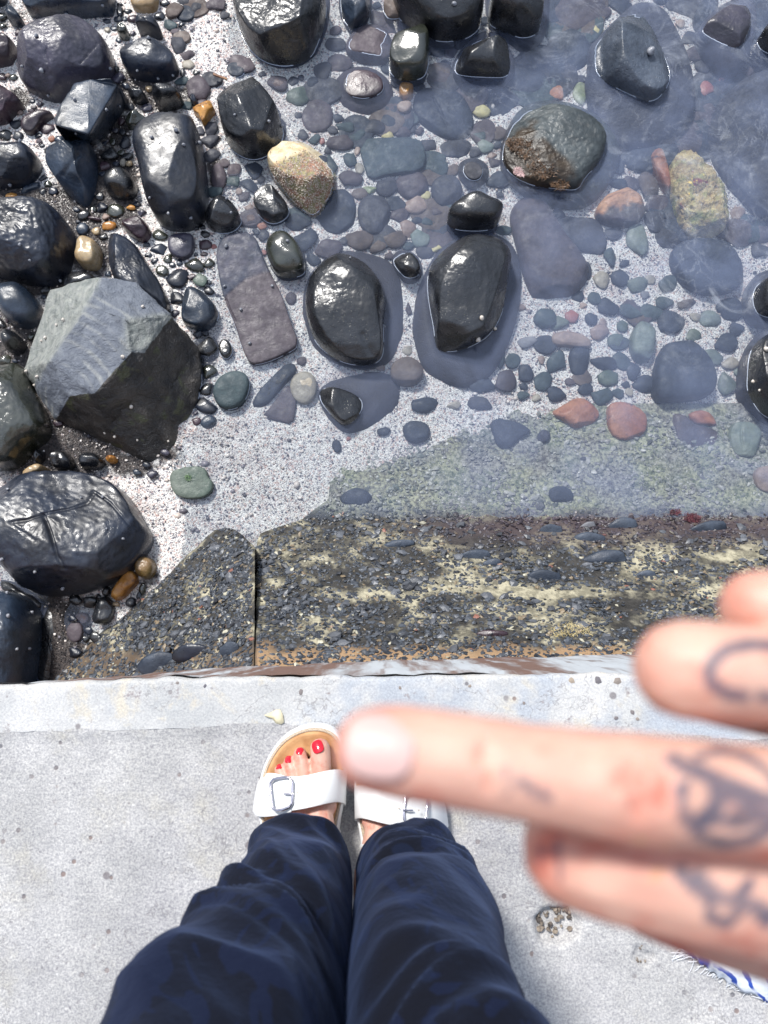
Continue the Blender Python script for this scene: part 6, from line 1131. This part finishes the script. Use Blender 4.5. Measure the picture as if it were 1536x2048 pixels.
# ---- trousers
mt = N('navy_cotton'); sv = mt.pos
wv = mt.n('TexWave', {'Vector': sv, 'Scale': 420.0, 'Distortion': 1.0}).outputs['Fac']
pat = mt.math('MAXIMUM', mt.ramp(mt.noise(11, 2.5, .5, 2.2), .56, .575), mt.ramp(mt.noise(17, 2, .5, 3.0, vec=mt.scale(sv, (1, 1, .6))), .60, .615)); pat2 = mt.ramp(mt.vor(19, 'SMOOTH_F1'), .12, .16, 1, 0)
c = mt.mix(mt.math('MULTIPLY', pat, .75), (.0010, .0018, .006), (.0026, .0065, .026)); c = mt.mix(mt.math('MULTIPLY', pat2, .3), c, (.007, .017, .055)); c = mt.mix(mt.noise(220, 4, .7, lo=.62, hi=.8), c, (.008, .015, .04))
bb = mt.bsdf(Base_Color=c, Roughness=.85, Normal=mt.bump(mt.noise(26, 4, .6), .5, .006, mt.bump(wv, .12, .0006)))
bb.inputs['Sheen Weight'].default_value = .12; bb.inputs['Sheen Tint'].default_value = (.25, .4, .9, 1); bb.inputs['Specular IOR Level'].default_value = .2
# each leg: level, x from, x to, y back, y front
LEG1 = [(.085, -.155, -.048, -.345, -.222), (.12, -.152, -.042, -.340, -.220), (.17, -.150, -.036, -.340, -.216), (.25, -.150, -.033, -.340, -.208), (.35, -.152, -.030, -.340, -.200), (.45, -.160, -.028, -.352, -.196), (.55, -.178, -.026, -.372, -.20), (.65, -.205, -.024, -.41, -.215), (.75, -.21, -.02, -.44, -.235), (.84, -.21, -.0, -.46, -.25)]
LEG2 = [(.085, -.035, .082, -.350, -.228), (.12, -.032, .092, -.355, -.226), (.17, -.030, .098, -.350, -.222), (.25, -.029, .100, -.348, -.212), (.35, -.0285, .100, -.352, -.203), (.45, -.0275, .087, -.352, -.198), (.55, -.026, .088, -.372, -.20), (.65, -.024, .130, -.41, -.215), (.75, -.03, .140, -.44, -.235), (.84, -.05, .145, -.46, -.25)]
def folds(V, side):
    q = V * np.array((1, 1, 1)); z = V[:, 2]; s = 1 if side else -1
    u = z * 1.0 + s * (V[:, 0]) * 1.1 - V[:, 1] * .5                                    # drag lines fanning from knee to ankle
    wp = fbm(V * 4 + side * 3, 2) * .35
    n1 = noise3(np.stack([u * 6.5 + wp * 4, V[:, 0] * 5 + wp, V[:, 1] * 5], 1) + side * 7.7); n2 = noise3(np.stack([u * 15 + 5 + wp * 6, V[:, 0] * 9, V[:, 1] * 9], 1)); n3 = noise3(np.stack([z * 9 - s * V[:, 0] * 14, V[:, 1] * 6, z * 0 + 3.3], 1))
    r1 = 1 - np.abs(n1) * 2.2; r2 = 1 - np.abs(n2) * 2.2
    return np.maximum(r1, -.4) * .0125 + np.maximum(r2, -.3) * .0070 + n3 * .007
TV, TF = [], []; base = 0
for side, LG in enumerate((LEG1, LEG2)):
    A = np.array(LG); zz = np.concatenate([[.083], np.linspace(.086, .84, 150)]); ns = 150; rows = []
    for z in zz:
        x0, x1, y0, y1 = [np.interp(z, A[:, 0], A[:, k]) for k in range(1, 5)]; ph = np.arange(ns) * 2 * math.pi / ns; e = .86
        cx_, sx_ = np.sign(np.cos(ph)) * abs(np.cos(ph)) ** e, np.sign(np.sin(ph)) * abs(np.sin(ph)) ** e
        hz = z + (.020 * np.clip(-np.sin(ph), 0, 1) * -1 + .012 * np.cos(ph * (1)) * (-1 if side == 0 else 1) * -.0) * max(0, 1 - (z - .083) / .1) + noise3(np.stack([np.cos(ph) * 1.5, np.sin(ph) * 1.5, ph * 0 + side * 4], 1)) * .008 * max(0, 1 - (z - .083) / .08)
        rows.append(np.stack([(x0 + x1) / 2 + (x1 - x0) / 2 * cx_, (y0 + y1) / 2 + (y1 - y0) / 2 * sx_, hz], 1))
    inner = [rows[0] * np.array((.97, 1, 1)) + np.array((rows[0][:, 0].mean() * .03, 0, .03)), ]
    V = np.concatenate(rows); c_ = np.array([[V[:, 0].mean(), V[:, 1].mean(), 0]]); d = V - c_; d[:, 2] = 0; d /= np.linalg.norm(d, axis=1)[:, None]
    amp = folds(V, side); grow = sstep(.09, .16, V[:, 2]); edge_in = 1 - .75 * sstep(.04, .0, np.abs(V[:, 0] + .03))
    V = V + d * (amp * (.35 + .65 * grow) * edge_in * (.15 + .85 * np.abs(d[:, 1])))[:, None]
    # shin bulge where the cloth breaks over the foot
    V[:, 1] += .010 * np.exp(-((V[:, 2] - .15) / .035) ** 2) * (d[:, 1] > 0)
    V = np.concatenate([V, inner[0]]); F_ = gridfaces(len(zz), ns, True)[:, ::-1]; nr = len(zz)
    # turn the hem inwards
    hem = [( (nr) * ns + j, (nr) * ns + (j + 1) % ns, (j + 1) % ns, j) for j in range(ns)]
    TF += [tuple(i + base for i in f) for f in F_] + [tuple(i + base for i in f) for f in hem]; TV.append(V); base += len(V)
    tp = [(nr - 1) * ns + j for j in range(ns)]; TF.append(tuple(i + base - len(V) for i in tp))
o = place('trousers', np.concatenate(TV), TF, mt.m, PO, per)
# bleached dust marks printed on the cloth: small lighter patches by the hems
# ---- jumper: torso and the sleeve the hand comes out of
mj = N('dark_jumper'); mj.bsdf(Base_Color=(.03, .035, .05), Roughness=.9)
tb = Blob(); 
for z, rx, ry in ((.80, .155, .10), (.90, .15, .10), (1.0, .145, .10), (1.1, .15, .105), (1.2, .16, .11), (1.3, .155, .10), (1.38, .11, .07)): tb.ball((-.03, -.43 - .02 * (z > .85), z), (rx, ry, .09))
tb.chain([((.13, -.46, 1.31), .065), ((.35, -.44, 1.15), .058), ((.60, -.36, .98), .052), (tuple(wr * .62 + el * .38), .042)], step=.5)
tb.chain([((-.19, -.46, 1.31), .065), ((-.36, -.40, 1.12), .055), ((-.22, -.20, 1.05), .045)], step=.5)
JV, JF = tb.build(.012, 4); place('jumper', JV, JF, mj.m, PO, per)
# ------------------------------------------------------------------ frayed cloth lying at the lower right
mcl2 = N('white_blue_cloth'); sv = mcl2.pos; st_ = mcl2.n('TexWave', {'Vector': mcl2.scale(sv, (1, 1, 0)), 'Scale': 26.0, 'Distortion': 5.0, 'Detail': 3.0}, bands_direction='DIAGONAL').outputs['Fac']
cc_ = mcl2.mix(mcl2.math('MULTIPLY', mcl2.ramp(st_, .80, .9), mcl2.noise(16, 3, lo=.5, hi=.6)), (.72, .76, .82), (.02, .07, .38)); cc_ = mcl2.mix(mcl2.at('bluep'), cc_, (.015, .06, .42))
mcl2.bsdf(Base_Color=cc_, Roughness=.8, Normal=mcl2.bump(mcl2.noise(90, 4), .5, .003))
co_ = empty('frayed_cloth', P(1470, 1950, 0)); tag(co_, 'crumpled white cloth with blue marks and a frayed edge at the lower right', 'cloth')
top_ = [(1352, 1885), (1385, 1893), (1420, 1880), (1470, 1870), (1560, 1870), (1760, 1880)]; bot_ = [(1362, 1902), (1395, 1922), (1430, 1948), (1465, 1972), (1545, 2008), (1760, 2100)]
nu, nv = 60, 26; V = []
for j in range(nv):
    for i in range(nu):
        u, v = i / (nu - 1), j / (nv - 1); a = [np.interp(u, np.linspace(0, 1, 6), [q[k] for q in top_]) for k in (0, 1)]; b = [np.interp(u, np.linspace(0, 1, 6), [q[k] for q in bot_]) for k in (0, 1)]
        x = a[0] + (b[0] - a[0]) * v; y = a[1] + (b[1] - a[1]) * v + (3 * math.sin(u * 60) if v > .9 else 0); V.append(P(x, y, .006 + .016 * math.sin(math.pi * v) * min(1, u * 4) + .008 * float(noise3(np.array([[u * 7, v * 3, 1.]]))[0])))
V = np.array(V); fx, fy = proj(V)
o = placec = obj('cloth_sheet', mesh('cloth_sheet', V - np.array(co_.location), [tuple(f)[::-1] for f in gridfaces(nv, nu)], mcl2.m), co_); attr(o.data, 'bluep', sstep(16, 9, np.hypot(fx - 1408, (fy - 1920) * .6)) ); sm_ = o.modifiers.new('solid', 'SOLIDIFY'); sm_.thickness = .0015
mfr = plain('frayed_threads', (.7, .73, .78), (.85, .86, .9), .8)
V, F_ = [], []
for i in range(70):
    u = rng.uniform(0, 1); x, y = (np.interp(u, np.linspace(0, 1, 6), [q[k] for q in bot_]) for k in (0, 1))
    if u < .25 and rng.uniform() < .6: x, y = 1352 + rng.uniform(-4, 60), 1890 + rng.uniform(-2, 25)
    p = P(x, y, .006); a = rng.normal(-2.2, .7); l = rng.uniform(.004, .013) * (1.6 if u < .3 else .7); b = len(V); d = np.array((math.cos(a), math.sin(a), 0)); s_ = np.array((-d[1], d[0], 0)) * .0004; cu = rng.normal() * .4
    for q in range(4): c__ = p + d * l * q / 3 + np.array((-d[1], d[0], 0)) * l * cu * (q / 3) ** 2 + np.array((0, 0, -.004 * q / 3 + .001)); V += [c__ + s_, c__ - s_, c__ + np.array((0, 0, .0005))]
    for q in range(3):
        for (m1, m2) in ((0, 1), (1, 2), (2, 0)): F_.append((b + 3 * q + m1, b + 3 * q + m2, b + 3 * q + 3 + m2, b + 3 * q + 3 + m1))
tag(obj('threads', fastmesh('threads', np.array(V) - np.array(co_.location), np.array(F_), mfr), co_), 'loose white threads of the frayed edge', kind='stuff')
